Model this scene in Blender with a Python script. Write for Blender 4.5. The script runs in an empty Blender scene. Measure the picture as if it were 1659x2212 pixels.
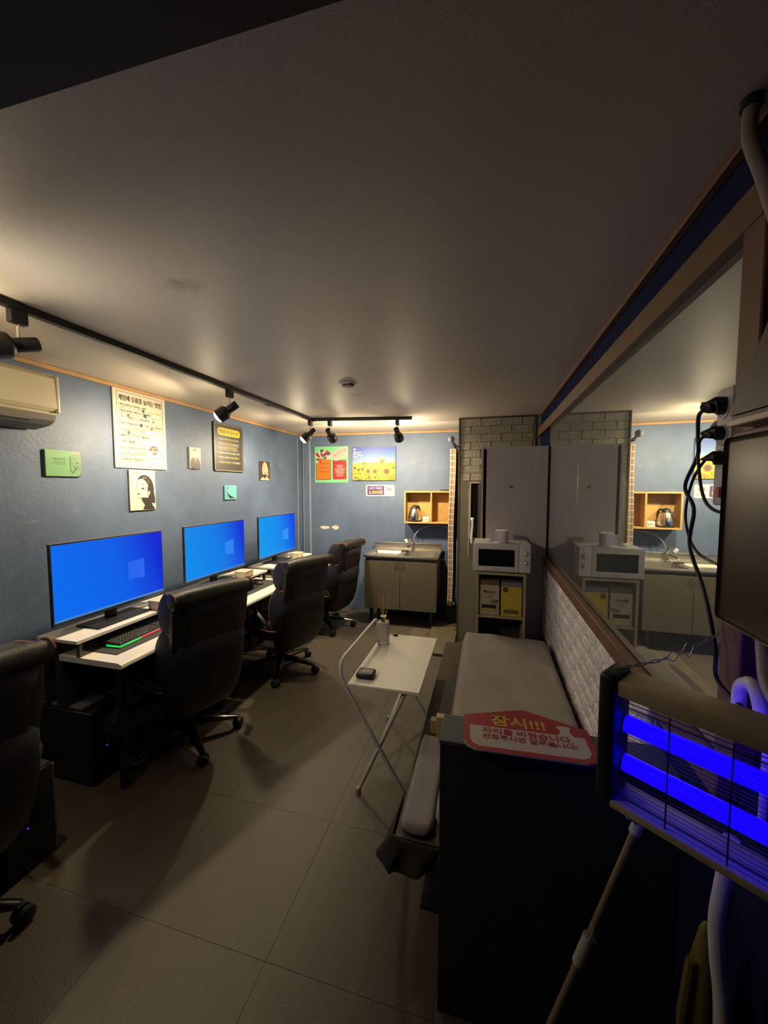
import bpy, bmesh, math, random
from mathutils import Vector, Matrix
random.seed(7)
S = bpy.context.scene
COL = S.collection
PI = math.pi

# ------------------------------------------------------------------ camera, world, exposure
cam = bpy.data.cameras.new('camera')
cam.sensor_fit = 'HORIZONTAL'; cam.sensor_width = 36
cam.lens = 36 * 831 / 1659
cam.clip_start = 0.03
co = bpy.data.objects.new('camera', cam); COL.objects.link(co)
co.location = (0, 0, 1.7)
co.rotation_euler = (PI/2 - math.atan(54/831), 0, math.atan(222/831))
S.camera = co
w = bpy.data.worlds.new('night'); S.world = w; w.use_nodes = True
w.node_tree.nodes['Background'].inputs[0].default_value = (0.01, 0.012, 0.018, 1)
w.node_tree.nodes['Background'].inputs[1].default_value = 0.3
S.view_settings.view_transform = 'Standard'; S.view_settings.look = 'None'
S.view_settings.gamma = 1; S.view_settings.use_curve_mapping = False
S.view_settings.exposure = -0.08
S.cycles.max_bounces = 10; S.cycles.diffuse_bounces = 6; S.cycles.glossy_bounces = 5
S.cycles.use_denoising = True
S.cycles.caustics_reflective = False; S.cycles.caustics_refractive = False
S.cycles.sample_clamp_indirect = 4

LAMP_COL = (1.0, 0.80, 0.50)
LAMP_W = {0: 38, 1: 66, 2: 80, 3: 72, 4: 62, 5: 66}
SPILL_W = {0: 1.5, 1: 20, 2: 20, 3: 22, 4: 38, 5: 42}
POINT_W = {0: 0.5, 1: 4, 2: 3, 3: 5, 4: 13, 5: 20}
ROOM_COL = (1.0, 0.87, 0.66)

# ------------------------------------------------------------------ materials
def mat(name, col, rough=0.6, metal=0.0, var=0.0, vscale=8.0, bump=0.0, bscale=60.0, emit=0.0, spec=0.5, rand=0.0, trans=0.0, ecol=None):
    m = bpy.data.materials.new(name); m.use_nodes = True
    nt = m.node_tree; N = nt.nodes; L = nt.links
    b = N['Principled BSDF']
    b.inputs['Base Color'].default_value = (*col, 1)
    b.inputs['Roughness'].default_value = rough
    b.inputs['Metallic'].default_value = metal
    b.inputs['Specular IOR Level'].default_value = spec
    if trans: b.inputs['Transmission Weight'].default_value = trans
    if emit:
        b.inputs['Emission Color'].default_value = (*(ecol or col), 1)
        b.inputs['Emission Strength'].default_value = emit
    if var or bump or rand:
        tc = N.new('ShaderNodeTexCoord')
    if var or rand:
        nz = N.new('ShaderNodeTexNoise'); nz.inputs['Scale'].default_value = vscale; nz.inputs['Detail'].default_value = 6
        L.new(tc.outputs['Object'], nz.inputs['Vector'])
        mr = N.new('ShaderNodeMapRange'); mr.inputs[3].default_value = 1 - var; mr.inputs[4].default_value = 1 + var
        mr.inputs[1].default_value = 0.25; mr.inputs[2].default_value = 0.75
        L.new(nz.outputs[0], mr.inputs[0])
        fac = mr.outputs[0]
        if rand:
            oi = N.new('ShaderNodeObjectInfo')
            m2 = N.new('ShaderNodeMapRange'); m2.inputs[3].default_value = 1 - rand; m2.inputs[4].default_value = 1 + rand
            L.new(oi.outputs['Random'], m2.inputs[0])
            mu = N.new('ShaderNodeMath'); mu.operation = 'MULTIPLY'
            L.new(fac, mu.inputs[0]); L.new(m2.outputs[0], mu.inputs[1]); fac = mu.outputs[0]
        vm = N.new('ShaderNodeVectorMath'); vm.operation = 'SCALE'; vm.inputs[0].default_value = col
        L.new(fac, vm.inputs['Scale']); L.new(vm.outputs[0], b.inputs['Base Color'])
    if bump:
        n2 = N.new('ShaderNodeTexNoise'); n2.inputs['Scale'].default_value = bscale; n2.inputs['Detail'].default_value = 4
        L.new(tc.outputs['Object'], n2.inputs['Vector'])
        bp = N.new('ShaderNodeBump'); bp.inputs['Strength'].default_value = bump; bp.inputs['Distance'].default_value = 0.004
        L.new(n2.outputs[0], bp.inputs['Height']); L.new(bp.outputs[0], b.inputs['Normal'])
    return m

def spots_mask(m, spots, dark):
    N = m.node_tree.nodes; L = m.node_tree.links; b = N['Principled BSDF']
    src = b.inputs['Base Color'].links[0].from_socket
    tc = N.new('ShaderNodeTexCoord'); nz = N.new('ShaderNodeTexNoise'); nz.inputs['Scale'].default_value = 14; nz.inputs['Detail'].default_value = 7
    L.new(tc.outputs['Object'], nz.inputs['Vector'])
    acc = None
    for (x, y, sx, sy) in spots:
        mp = N.new('ShaderNodeMapping'); mp.inputs['Location'].default_value = (-x/sx, -y/sy, -2.43/0.5); mp.inputs['Scale'].default_value = (1/sx, 1/sy, 1/0.5)
        L.new(tc.outputs['Object'], mp.inputs[0])
        ln = N.new('ShaderNodeVectorMath'); ln.operation = 'LENGTH'; L.new(mp.outputs[0], ln.inputs[0])
        mr = N.new('ShaderNodeMapRange'); mr.inputs[1].default_value = 0.2; mr.inputs[2].default_value = 1.0; mr.inputs[3].default_value = 1; mr.inputs[4].default_value = 0
        L.new(ln.outputs['Value'], mr.inputs[0])
        if acc is None: acc = mr.outputs[0]
        else:
            ad = N.new('ShaderNodeMath'); ad.operation = 'MAXIMUM'; L.new(acc, ad.inputs[0]); L.new(mr.outputs[0], ad.inputs[1]); acc = ad.outputs[0]
    mu = N.new('ShaderNodeMath'); mu.operation = 'MULTIPLY'; L.new(acc, mu.inputs[0]); L.new(nz.outputs[0], mu.inputs[1])
    cr = N.new('ShaderNodeMapRange'); cr.inputs[1].default_value = 0.28; cr.inputs[2].default_value = 0.55; cr.inputs[3].default_value = 0; cr.inputs[4].default_value = 0.5
    L.new(mu.outputs[0], cr.inputs[0])
    mx = N.new('ShaderNodeMixRGB'); mx.inputs[2].default_value = (*dark, 1); L.new(cr.outputs[0], mx.inputs[0]); L.new(src, mx.inputs[1]); L.new(mx.outputs[0], b.inputs['Base Color'])

def wall_paint(name, col):
    m = mat(name, col, rough=0.55, bump=0.35, bscale=45)
    N = m.node_tree.nodes; L = m.node_tree.links; b = N['Principled BSDF']
    tc = N.new('ShaderNodeTexCoord')
    n1 = N.new('ShaderNodeTexNoise'); n1.inputs['Scale'].default_value = 2.2; n1.inputs['Detail'].default_value = 9; n1.inputs['Roughness'].default_value = 0.65
    L.new(tc.outputs['Object'], n1.inputs['Vector'])
    r1 = N.new('ShaderNodeValToRGB')
    r1.color_ramp.elements[0].position = 0.3; r1.color_ramp.elements[0].color = (*[c*0.82 for c in col], 1)
    r1.color_ramp.elements[1].position = 0.72; r1.color_ramp.elements[1].color = (*[min(1, c*1.22+0.008) for c in col], 1)
    L.new(n1.outputs[0], r1.inputs[0])
    # rubbed whitish scuffs
    mp = N.new('ShaderNodeMapping'); mp.inputs['Scale'].default_value = (1.3, 1.3, 5.0)
    L.new(tc.outputs['Object'], mp.inputs[0])
    n2 = N.new('ShaderNodeTexNoise'); n2.inputs['Scale'].default_value = 3.1; n2.inputs['Detail'].default_value = 12; n2.inputs['Roughness'].default_value = 0.75
    L.new(mp.outputs[0], n2.inputs['Vector'])
    r2 = N.new('ShaderNodeValToRGB')
    r2.color_ramp.elements[0].position = 0.60; r2.color_ramp.elements[0].color = (0, 0, 0, 1)
    r2.color_ramp.elements[1].position = 0.76; r2.color_ramp.elements[1].color = (0.4, 0.4, 0.4, 1)
    L.new(n2.outputs[0], r2.inputs[0])
    sp = N.new('ShaderNodeSeparateXYZ'); L.new(tc.outputs['Object'], sp.inputs[0])
    zb = N.new('ShaderNodeMath'); zb.operation = 'SUBTRACT'; zb.inputs[1].default_value = 1.99; L.new(sp.outputs[2], zb.inputs[0])
    za = N.new('ShaderNodeMath'); za.operation = 'ABSOLUTE'; L.new(zb.outputs[0], za.inputs[0])
    zm = N.new('ShaderNodeMapRange'); zm.inputs[1].default_value = 0.01; zm.inputs[2].default_value = 0.11; zm.inputs[3].default_value = 0.30; zm.inputs[4].default_value = 0.0; L.new(za.outputs[0], zm.inputs[0])
    n3 = N.new('ShaderNodeTexNoise'); n3.inputs['Scale'].default_value = 7; n3.inputs['Detail'].default_value = 10; n3.inputs['Roughness'].default_value = 0.8; L.new(tc.outputs['Object'], n3.inputs['Vector'])
    r3 = N.new('ShaderNodeMapRange'); r3.inputs[1].default_value = 0.52; r3.inputs[2].default_value = 0.68; L.new(n3.outputs[0], r3.inputs[0])
    mq = N.new('ShaderNodeMath'); mq.operation = 'MULTIPLY'; L.new(zm.outputs[0], mq.inputs[0]); L.new(r3.outputs[0], mq.inputs[1])
    aq = N.new('ShaderNodeMath'); aq.operation = 'ADD'; L.new(mq.outputs[0], aq.inputs[0]); L.new(r2.outputs[0], aq.inputs[1])
    mx = N.new('ShaderNodeMixRGB'); mx.inputs[2].default_value = (0.34, 0.37, 0.40, 1)
    L.new(aq.outputs[0], mx.inputs[0]); L.new(r1.outputs[0], mx.inputs[1]); L.new(mx.outputs[0], b.inputs['Base Color'])
    return m

M = {}
M['blue'] = wall_paint('blue_wall_paint', (0.088, 0.130, 0.225))
M['navy'] = mat('navy_wall_paint', (0.009, 0.013, 0.045), 0.9, var=0.2, bump=0.3, spec=0.1)
M['ceil'] = mat('ceiling_paper', (0.56, 0.505, 0.45), 0.45, var=0.06, vscale=1.5, bump=0.22, bscale=330, spec=0.35)
spots_mask(M['ceil'], [(-1.07, 1.21, 0.16, 0.10), (-1.02, 2.95, 0.10, 0.05), (-0.93, 3.30, 0.14, 0.05)], (0.13, 0.10, 0.08))
M['floor'] = mat('vinyl_tile', (0.070, 0.058, 0.041), 0.5, var=0.12, vscale=4, bump=0.3, bscale=120, rand=0.05)
M['grout'] = mat('floor_base', (0.07, 0.06, 0.046), 0.8)
M['wood'] = mat('oak_trim', (0.42, 0.25, 0.115), 0.5, var=0.15, vscale=10)
M['framewood'] = mat('brown_oak_frame', (0.135, 0.075, 0.034), 0.6, var=0.15, vscale=10)
M['darkwood'] = mat('dark_wood', (0.062, 0.042, 0.028), 0.6, var=0.2, vscale=6)
M['redwood'] = mat('brown_trim', (0.145, 0.072, 0.042), 0.55, var=0.15, vscale=9)
M['brick'] = mat('foam_brick', (0.31, 0.29, 0.235), 0.85, var=0.28, vscale=45, bump=1.0, bscale=55, rand=0.05, spec=0.2)
M['whitebrick'] = mat('white_foam_brick', (0.70, 0.67, 0.68), 0.6, var=0.30, vscale=38, bump=1.0, bscale=40, rand=0.10)
M['mortar'] = mat('brick_joint', (0.32, 0.30, 0.245), 0.9)
M['wmortar'] = mat('white_joint', (0.42, 0.41, 0.42), 0.9)
M['black'] = mat('black_plastic', (0.012, 0.012, 0.013), 0.45)
M['blackmat'] = mat('black_matt', (0.018, 0.017, 0.018), 0.8)
M['leather'] = mat('black_leatherette', (0.010, 0.0095, 0.009), 0.42, bump=0.4, bscale=220, spec=0.45)
M['leather2'] = mat('blue_black_fabric', (0.012, 0.012, 0.022), 0.7, bump=0.4, bscale=300)
M['orange'] = mat('orange_piping', (0.50, 0.16, 0.04), 0.6)
M['brownpipe'] = mat('brown_piping', (0.20, 0.075, 0.05), 0.6)
M['chrome'] = mat('chrome', (0.75, 0.72, 0.68), 0.18, 1.0)
M['darkchrome'] = mat('dark_chrome', (0.10, 0.095, 0.085), 0.22, 1.0)
M['steel'] = mat('stainless_steel', (0.50, 0.48, 0.43), 0.36, 0.95, var=0.06, vscale=14)
M['whitelam'] = mat('white_laminate', (0.82, 0.78, 0.68), 0.45, var=0.03)
M['cream'] = mat('cream_plastic', (0.62, 0.52, 0.33), 0.5)
M['pad'] = mat('dark_desk_pad', (0.055, 0.052, 0.052), 0.85, bump=0.6, bscale=400)
M['greylam'] = mat('grey_laminate', (0.095, 0.082, 0.060), 0.5, var=0.05, vscale=5)
M['greydark'] = mat('dark_grey_laminate', (0.05, 0.045, 0.04), 0.55)
M['locker'] = mat('locker_paint', (0.56, 0.52, 0.50), 0.5, var=0.05, vscale=3)
M['lockerdoor'] = mat('locker_door_paint', (0.52, 0.48, 0.47), 0.5, var=0.05, vscale=3)
M['acwhite'] = mat('ivory_plastic', (0.62, 0.56, 0.40), 0.38)
M['acgrey'] = mat('grey_vane_plastic', (0.22, 0.20, 0.19), 0.5)
M['mwhite'] = mat('white_plastic', (0.66, 0.63, 0.63), 0.45)
M['glassblack'] = mat('black_glass', (0.006, 0.006, 0.007), 0.15)
M['pine'] = mat('pine_board', (0.50, 0.31, 0.10), 0.5, var=0.14, vscale=14)
M['cartwood'] = mat('pale_board', (0.40, 0.32, 0.18), 0.55, var=0.1, vscale=12)
M['tissue'] = mat('tissue_paper', (0.88, 0.87, 0.92), 0.9)
M['mattress'] = mat('taupe_mat_fabric', (0.30, 0.27, 0.25), 0.9, var=0.07, vscale=9, bump=0.5, bscale=250)
M['lilac'] = mat('lilac_grey_fabric', (0.27, 0.245, 0.255), 0.9, var=0.06, bump=0.5, bscale=250)
M['darkcloth'] = mat('dark_cloth', (0.035, 0.027, 0.024), 0.9, bump=0.6, bscale=90)
M['partition'] = mat('partition_paint', (0.030, 0.029, 0.025), 0.7, var=0.15, bump=0.3)
M['partitiontop'] = mat('partition_cap', (0.075, 0.085, 0.088), 0.6, var=0.1)
M['conduit'] = mat('beige_conduit', (0.28, 0.235, 0.21), 0.5)
M['beigemetal'] = mat('beige_enamel', (0.42, 0.34, 0.21), 0.45, var=0.05)
M['boxrim'] = mat('beige_rim', (0.52, 0.42, 0.36), 0.45)
M['boxcover'] = mat('smoked_brown_cover', (0.045, 0.027, 0.009), 0.35)
M['boxdark'] = mat('dark_brown_enamel', (0.05, 0.033, 0.026), 0.5)
M['cord'] = mat('black_cord', (0.006, 0.006, 0.007), 0.4)
M['wire'] = mat('steel_wire', (0.5, 0.46, 0.38), 0.4, 0.8)
M['olive'] = mat('olive_door_paint', (0.135, 0.13, 0.09), 0.5, var=0.15, vscale=3)
M['plank'] = mat('worn_plank', (0.085, 0.071, 0.045), 0.7, var=0.22, vscale=12, bump=0.5)
M['plaster'] = mat('bare_plaster', (0.62, 0.56, 0.40), 0.9, var=0.1, vscale=40)
M['edgewhite'] = mat('rubbed_edge', (0.36, 0.38, 0.41), 0.7)
M['bulb'] = mat('lit_bulb', (1, 0.85, 0.6), 0.5, emit=14, ecol=(1.0, 0.80, 0.52))
M['uv'] = mat('blue_tube_glow', (0.0, 0.0, 0.2), 0.5, emit=3.0, ecol=(0.0035, 0.0, 1.0))
M['ledgreen'] = mat('green_led', (0, 0.2, 0), 0.5, emit=1.0, ecol=(0.02, 0.75, 0.10))
M['ledred'] = mat('red_led', (0.2, 0, 0), 0.5, emit=1.0, ecol=(0.85, 0.06, 0.08))
M['ledblue'] = mat('blue_led', (0, 0, 0.2), 0.5, emit=1.2, ecol=(0.12, 0.05, 1.0))
M['keys'] = mat('key_plastic', (0.04, 0.04, 0.044), 0.4)
M['reed'] = mat('reed_stick', (0.62, 0.44, 0.24), 0.7)
M['gold'] = mat('gold_cap', (0.75, 0.58, 0.25), 0.25, 1.0)
M['bottle'] = mat('bottle_glass', (0.80, 0.78, 0.70), 0.2, trans=0.55)
M['paperlabel'] = mat('paper_label', (0.50, 0.47, 0.38), 0.7, var=0.1, vscale=60)
M['yellowbox'] = mat('yellow_card', (0.55, 0.42, 0.035), 0.55, var=0.05, vscale=30)
M['whitebox'] = mat('white_card', (0.47, 0.40, 0.29), 0.6, var=0.05, vscale=30)
M['cardlid'] = mat('dark_card', (0.12, 0.085, 0.05), 0.7)
M['yellowgreen'] = mat('yellow_green_nylon', (0.16, 0.14, 0.02), 0.7)
M['kraft'] = mat('kraft_paper', (0.12, 0.085, 0.06), 0.8)
M['bamboo'] = mat('pole_wood', (0.24, 0.19, 0.09), 0.6, var=0.1, vscale=20)
M['whitetape'] = mat('white_tape', (0.45, 0.42, 0.38), 0.7)
M['greyclamp'] = mat('grey_clamp', (0.16, 0.15, 0.19), 0.6)
M['orangepad'] = mat('orange_arm_pad', (0.62, 0.20, 0.03), 0.6)
M['greypad'] = mat('grey_arm_pad', (0.24, 0.24, 0.20), 0.6)

# printed surface: colour comes from the print's own flat colours
m = mat('print_ink', (1, 1, 1), 0.45); M['print'] = m
a = m.node_tree.nodes.new('ShaderNodeAttribute'); a.attribute_name = 'Col'
v_ = m.node_tree.nodes.new('ShaderNodeVectorMath'); v_.operation = 'SCALE'; v_.inputs['Scale'].default_value = 0.55
m.node_tree.links.new(a.outputs['Color'], v_.inputs[0]); m.node_tree.links.new(v_.outputs[0], m.node_tree.nodes['Principled BSDF'].inputs['Base Color'])

# check curtain
m = mat('checked_fabric', (0.4, 0.33, 0.25), 0.9); M['check'] = m
N = m.node_tree.nodes; L = m.node_tree.links
uv = N.new('ShaderNodeTexCoord'); sp = N.new('ShaderNodeSeparateXYZ'); L.new(uv.outputs['UV'], sp.inputs[0])
def saw(out, period, width):
    d = N.new('ShaderNodeMath'); d.operation = 'DIVIDE'; d.inputs[1].default_value = period; L.new(out, d.inputs[0])
    f = N.new('ShaderNodeMath'); f.operation = 'FRACT'; L.new(d.outputs[0], f.inputs[0])
    g = N.new('ShaderNodeMath'); g.operation = 'LESS_THAN'; g.inputs[1].default_value = width; L.new(f.outputs[0], g.inputs[0])
    return g.outputs[0]
h = saw(sp.outputs[1], 0.066, 0.16); v = saw(sp.outputs[0], 0.05, 0.20)
mxm = N.new('ShaderNodeMath'); mxm.operation = 'MAXIMUM'; L.new(h, mxm.inputs[0]); L.new(v, mxm.inputs[1])
mx = N.new('ShaderNodeMixRGB'); mx.inputs[1].default_value = (0.20, 0.135, 0.09, 1); mx.inputs[2].default_value = (0.46, 0.38, 0.27, 1)
L.new(mxm.outputs[0], mx.inputs[0]); L.new(mx.outputs[0], N['Principled BSDF'].inputs['Base Color'])

# lit monitor picture: deep blue desktop
def screen_mat(name, left, right):
    m = bpy.data.materials.new(name); m.use_nodes = True
    N = m.node_tree.nodes; L = m.node_tree.links
    b = N['Principled BSDF']; b.inputs['Base Color'].default_value = (0.002, 0.002, 0.002, 1); b.inputs['Roughness'].default_value = 0.5; b.inputs['Specular IOR Level'].default_value = 0.08
    uv = N.new('ShaderNodeTexCoord'); sp = N.new('ShaderNodeSeparateXYZ'); L.new(uv.outputs['Generated'], sp.inputs[0])
    cr = N.new('ShaderNodeValToRGB'); e = cr.color_ramp.elements
    e[0].position = 0.0; e[0].color = (*left, 1); e[1].position = 1.0; e[1].color = (*right, 1)
    k = cr.color_ramp.elements.new(0.55); k.color = (*[0.72*a_+0.28*b_ for a_, b_ in zip(left, right)], 1)
    ad = N.new('ShaderNodeMath'); ad.operation = 'MULTIPLY_ADD'; ad.inputs[1].default_value = 0.18; L.new(sp.outputs[2], ad.inputs[0]); L.new(sp.outputs[1], ad.inputs[2])
    su = N.new('ShaderNodeMath'); su.operation = 'SUBTRACT'; su.inputs[1].default_value = 0.08; L.new(ad.outputs[0], su.inputs[0])
    L.new(su.outputs[0], cr.inputs[0]); L.new(cr.outputs[0], b.inputs['Emission Color']); b.inputs['Emission Strength'].default_value = 1.0
    return m
M['scr1'] = screen_mat('screen_picture_a', (0.0, 0.155, 0.90), (0.0, 0.018, 0.70))
M['scr2'] = screen_mat('screen_picture_b', (0.0, 0.27, 0.88), (0.0, 0.03, 0.72))
M['scr3'] = screen_mat('screen_picture_c', (0.0, 0.34, 0.90), (0.0, 0.06, 0.85))
M['pane1'] = mat('pane_glow_a', (0, 0, 0), 0.4, emit=1, ecol=(0.01, 0.13, 0.90))
M['pane2'] = mat('pane_glow_b', (0, 0, 0), 0.4, emit=1, ecol=(0.01, 0.24, 0.90))
M['pane3'] = mat('pane_glow_c', (0, 0, 0), 0.4, emit=1, ecol=(0.02, 0.30, 0.90))
M['taskbar'] = mat('taskbar_glow', (0, 0, 0), 0.4, emit=1, ecol=(0.05, 0.22, 0.62))

# hazy old mirror
m = bpy.data.materials.new('mirror_glass'); m.use_nodes = True; M['mirror'] = m
N = m.node_tree.nodes; L = m.node_tree.links; b = N['Principled BSDF']
b.inputs['Base Color'].default_value = (0.80, 0.86, 0.83, 1); b.inputs['Metallic'].default_value = 1; b.inputs['Roughness'].default_value = 0.015
df = N.new('ShaderNodeBsdfDiffuse'); df.inputs[0].default_value = (0.42, 0.45, 0.43, 1)
tc = N.new('ShaderNodeTexCoord'); nz = N.new('ShaderNodeTexNoise'); nz.inputs['Scale'].default_value = 5; nz.inputs['Detail'].default_value = 5
L.new(tc.outputs['Object'], nz.inputs['Vector'])
mr = N.new('ShaderNodeMapRange'); mr.inputs[3].default_value = 0.07; mr.inputs[4].default_value = 0.16; L.new(nz.outputs[0], mr.inputs[0])
ms = N.new('ShaderNodeMixShader'); L.new(mr.outputs[0], ms.inputs[0]); L.new(b.outputs[0], ms.inputs[1]); L.new(df.outputs[0], ms.inputs[2])
L.new(ms.outputs[0], N['Material Output'].inputs[0])

# ------------------------------------------------------------------ helpers
def link(name, me, material, parent=None):
    o = bpy.data.objects.new(name, me); COL.objects.link(o)
    if material is not None: me.materials.append(M[material] if isinstance(material, str) else material)
    if parent is not None: o.parent = parent
    return o

class MB:
    def __init__(s): s.bm = bmesh.new()
    def box(s, lo, hi, bev=0.0, seg=2, mtx=None):
        r = bmesh.ops.create_cube(s.bm, size=1)
        vs = r['verts']
        sc = [hi[i]-lo[i] for i in range(3)]; ce = [(hi[i]+lo[i])/2 for i in range(3)]
        for v in vs: v.co = Vector((v.co[0]*sc[0]+ce[0], v.co[1]*sc[1]+ce[1], v.co[2]*sc[2]+ce[2]))
        if bev:
            es = list({e for v in vs for e in v.link_edges})
            rb = bmesh.ops.bevel(s.bm, geom=es, offset=bev, segments=seg, profile=0.5, affect='EDGES')
            vs = list({v for f in rb['faces'] for v in f.verts} | {v for v in vs if v.is_valid})
        if mtx is not None:
            for v in vs: v.co = mtx @ v.co
        return s
    def tube(s, pts, r, n=8, cap=True):
        pts = [Vector(p) for p in pts]
        rs = r if isinstance(r, (list, tuple)) else [r]*len(pts)
        rings = []; prev = None
        for i, p in enumerate(pts):
            if i == 0: t = pts[1]-p
            elif i == len(pts)-1: t = p-pts[i-1]
            else: t = (pts[i+1]-p).normalized() + (p-pts[i-1]).normalized()
            t.normalize()
            if prev is None:
                a = Vector((0, 0, 1)) if abs(t.z) < 0.9 else Vector((1, 0, 0))
                u = t.cross(a).normalized()
            else:
                u = (prev - t*prev.dot(t)).normalized()
            prev = u; vv = t.cross(u)
            rings.append([s.bm.verts.new(p + (u*math.cos(2*PI*k/n) + vv*math.sin(2*PI*k/n))*rs[i]) for k in range(n)])
        for a, b in zip(rings, rings[1:]):
            for k in range(n): s.bm.faces.new((a[k], a[(k+1) % n], b[(k+1) % n], b[k]))
        if cap:
            s.bm.faces.new(rings[0][::-1]); s.bm.faces.new(rings[-1])
        return s
    def lathe(s, prof, n=20, mtx=None, cap=True):
        rings = []
        for r, z in prof:
            rings.append([s.bm.verts.new((r*math.cos(2*PI*k/n), r*math.sin(2*PI*k/n), z)) for k in range(n)])
        for a, b in zip(rings, rings[1:]):
            for k in range(n): s.bm.faces.new((a[k], a[(k+1) % n], b[(k+1) % n], b[k]))
        if cap:
            s.bm.faces.new(rings[0][::-1]); s.bm.faces.new(rings[-1])
        if mtx is not None:
            for rg in rings:
                for v in rg: v.co = mtx @ v.co
        return s
    def loft(s, rings, mtx=None):
        R = [[s.bm.verts.new(Vector(p) if mtx is None else mtx @ Vector(p)) for p in rg] for rg in rings]
        n = len(R[0])
        for a, b in zip(R, R[1:]):
            for k in range(n): s.bm.faces.new((a[k], a[(k+1) % n], b[(k+1) % n], b[k]))
        s.bm.faces.new(R[0][::-1]); s.bm.faces.new(R[-1])
        return s
    def prism(s, poly, axis, lo, hi):
        def P(a, b, c): return {'x': (c, a, b), 'y': (a, c, b), 'z': (a, b, c)}[axis]
        A = [s.bm.verts.new(P(a, b, lo)) for a, b in poly]; B = [s.bm.verts.new(P(a, b, hi)) for a, b in poly]
        n = len(poly)
        for k in range(n): s.bm.faces.new((A[k], A[(k+1) % n], B[(k+1) % n], B[k]))
        s.bm.faces.new(A[::-1]); s.bm.faces.new(B)
        return s
    def build(s, name, material, parent=None, smooth=False, loc=None, subsurf=0):
        bmesh.ops.recalc_face_normals(s.bm, faces=s.bm.faces)
        me = bpy.data.meshes.new(name); s.bm.to_mesh(me); s.bm.free()
        if smooth:
            for p in me.polygons: p.use_smooth = True
            try: me.set_sharp_from_angle(angle=math.radians(42))
            except Exception: pass
        o = link(name, me, material, parent)
        if loc is not None: o.location = loc
        if subsurf:
            md = o.modifiers.new('s', 'SUBSURF'); md.levels = subsurf; md.render_levels = subsurf
        return o

def box(name, lo, hi, m, parent=None, bev=0.0, seg=2, smooth=None):
    return MB().box(lo, hi, bev, seg).build(name, m, parent, smooth=bool(bev) if smooth is None else smooth)

def thing(name, label, cat, loc=(0, 0, 0), rotz=0.0, group=None):
    o = bpy.data.objects.new(name, None); COL.objects.link(o)
    o.empty_display_size = 0.1
    o.location = loc; o.rotation_euler = (0, 0, rotz); o['label'] = label; o['category'] = cat
    if group: o['group'] = group
    return o
def tag(o, label, cat, group=None):
    o['label'] = label; o['category'] = cat
    if group: o['group'] = group
    return o
def struct(o, label=None):
    o['kind'] = 'structure'
    if label: o['label'] = label
    return o
def copy_tree(o, parent=None):
    c = o.copy(); COL.objects.link(c)
    if parent is not None: c.parent = parent
    for ch in [x for x in KIDS.get(o.name, [])]: copy_tree(ch, c)
    return c
KIDS = {}
def index_kids():
    KIDS.clear()
    for o in bpy.data.objects:
        if o.parent: KIDS.setdefault(o.parent.name, []).append(o)

def rounded(w, h, r, n=5, cx=0, cy=0):
    out = []
    for sx, sy, a0 in ((1, 1, 0), (-1, 1, PI/2), (-1, -1, PI), (1, -1, 3*PI/2)):
        for k in range(n+1):
            a = a0 + PI/2*k/n
            out.append((cx+sx*(w/2-r)+r*math.cos(a), cy+sy*(h/2-r)+r*math.sin(a)))
    return out
def circ(cx, cy, r, n=18, ry=None): return [(cx+r*math.cos(2*PI*k/n), cy+(ry or r)*math.sin(2*PI*k/n)) for k in range(n)]
def bez(pts, n=8):
    # closed Catmull-Rom through pts
    out = []; L_ = len(pts)
    for i in range(L_):
        p0, p1, p2, p3 = [Vector((*pts[(i+j-1) % L_], 0)) for j in range(4)]
        for k in range(n):
            t = k/n
            q = 0.5*((2*p1)+(-p0+p2)*t+(2*p0-5*p1+4*p2-p3)*t*t+(-p0+3*p1-3*p2+p3)*t**3)
            out.append((q.x, q.y))
    return out
def spline(pts, n=6):
    P = [Vector(p) for p in pts]; out = []
    for i in range(len(P)-1):
        p0 = P[max(0, i-1)]; p1 = P[i]; p2 = P[i+1]; p3 = P[min(len(P)-1, i+2)]
        for k in range(n):
            t = k/n
            out.append(0.5*((2*p1)+(-p0+p2)*t+(2*p0-5*p1+4*p2-p3)*t*t+(-p0+3*p1-3*p2+p3)*t**3))
    out.append(P[-1]); return out

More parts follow.
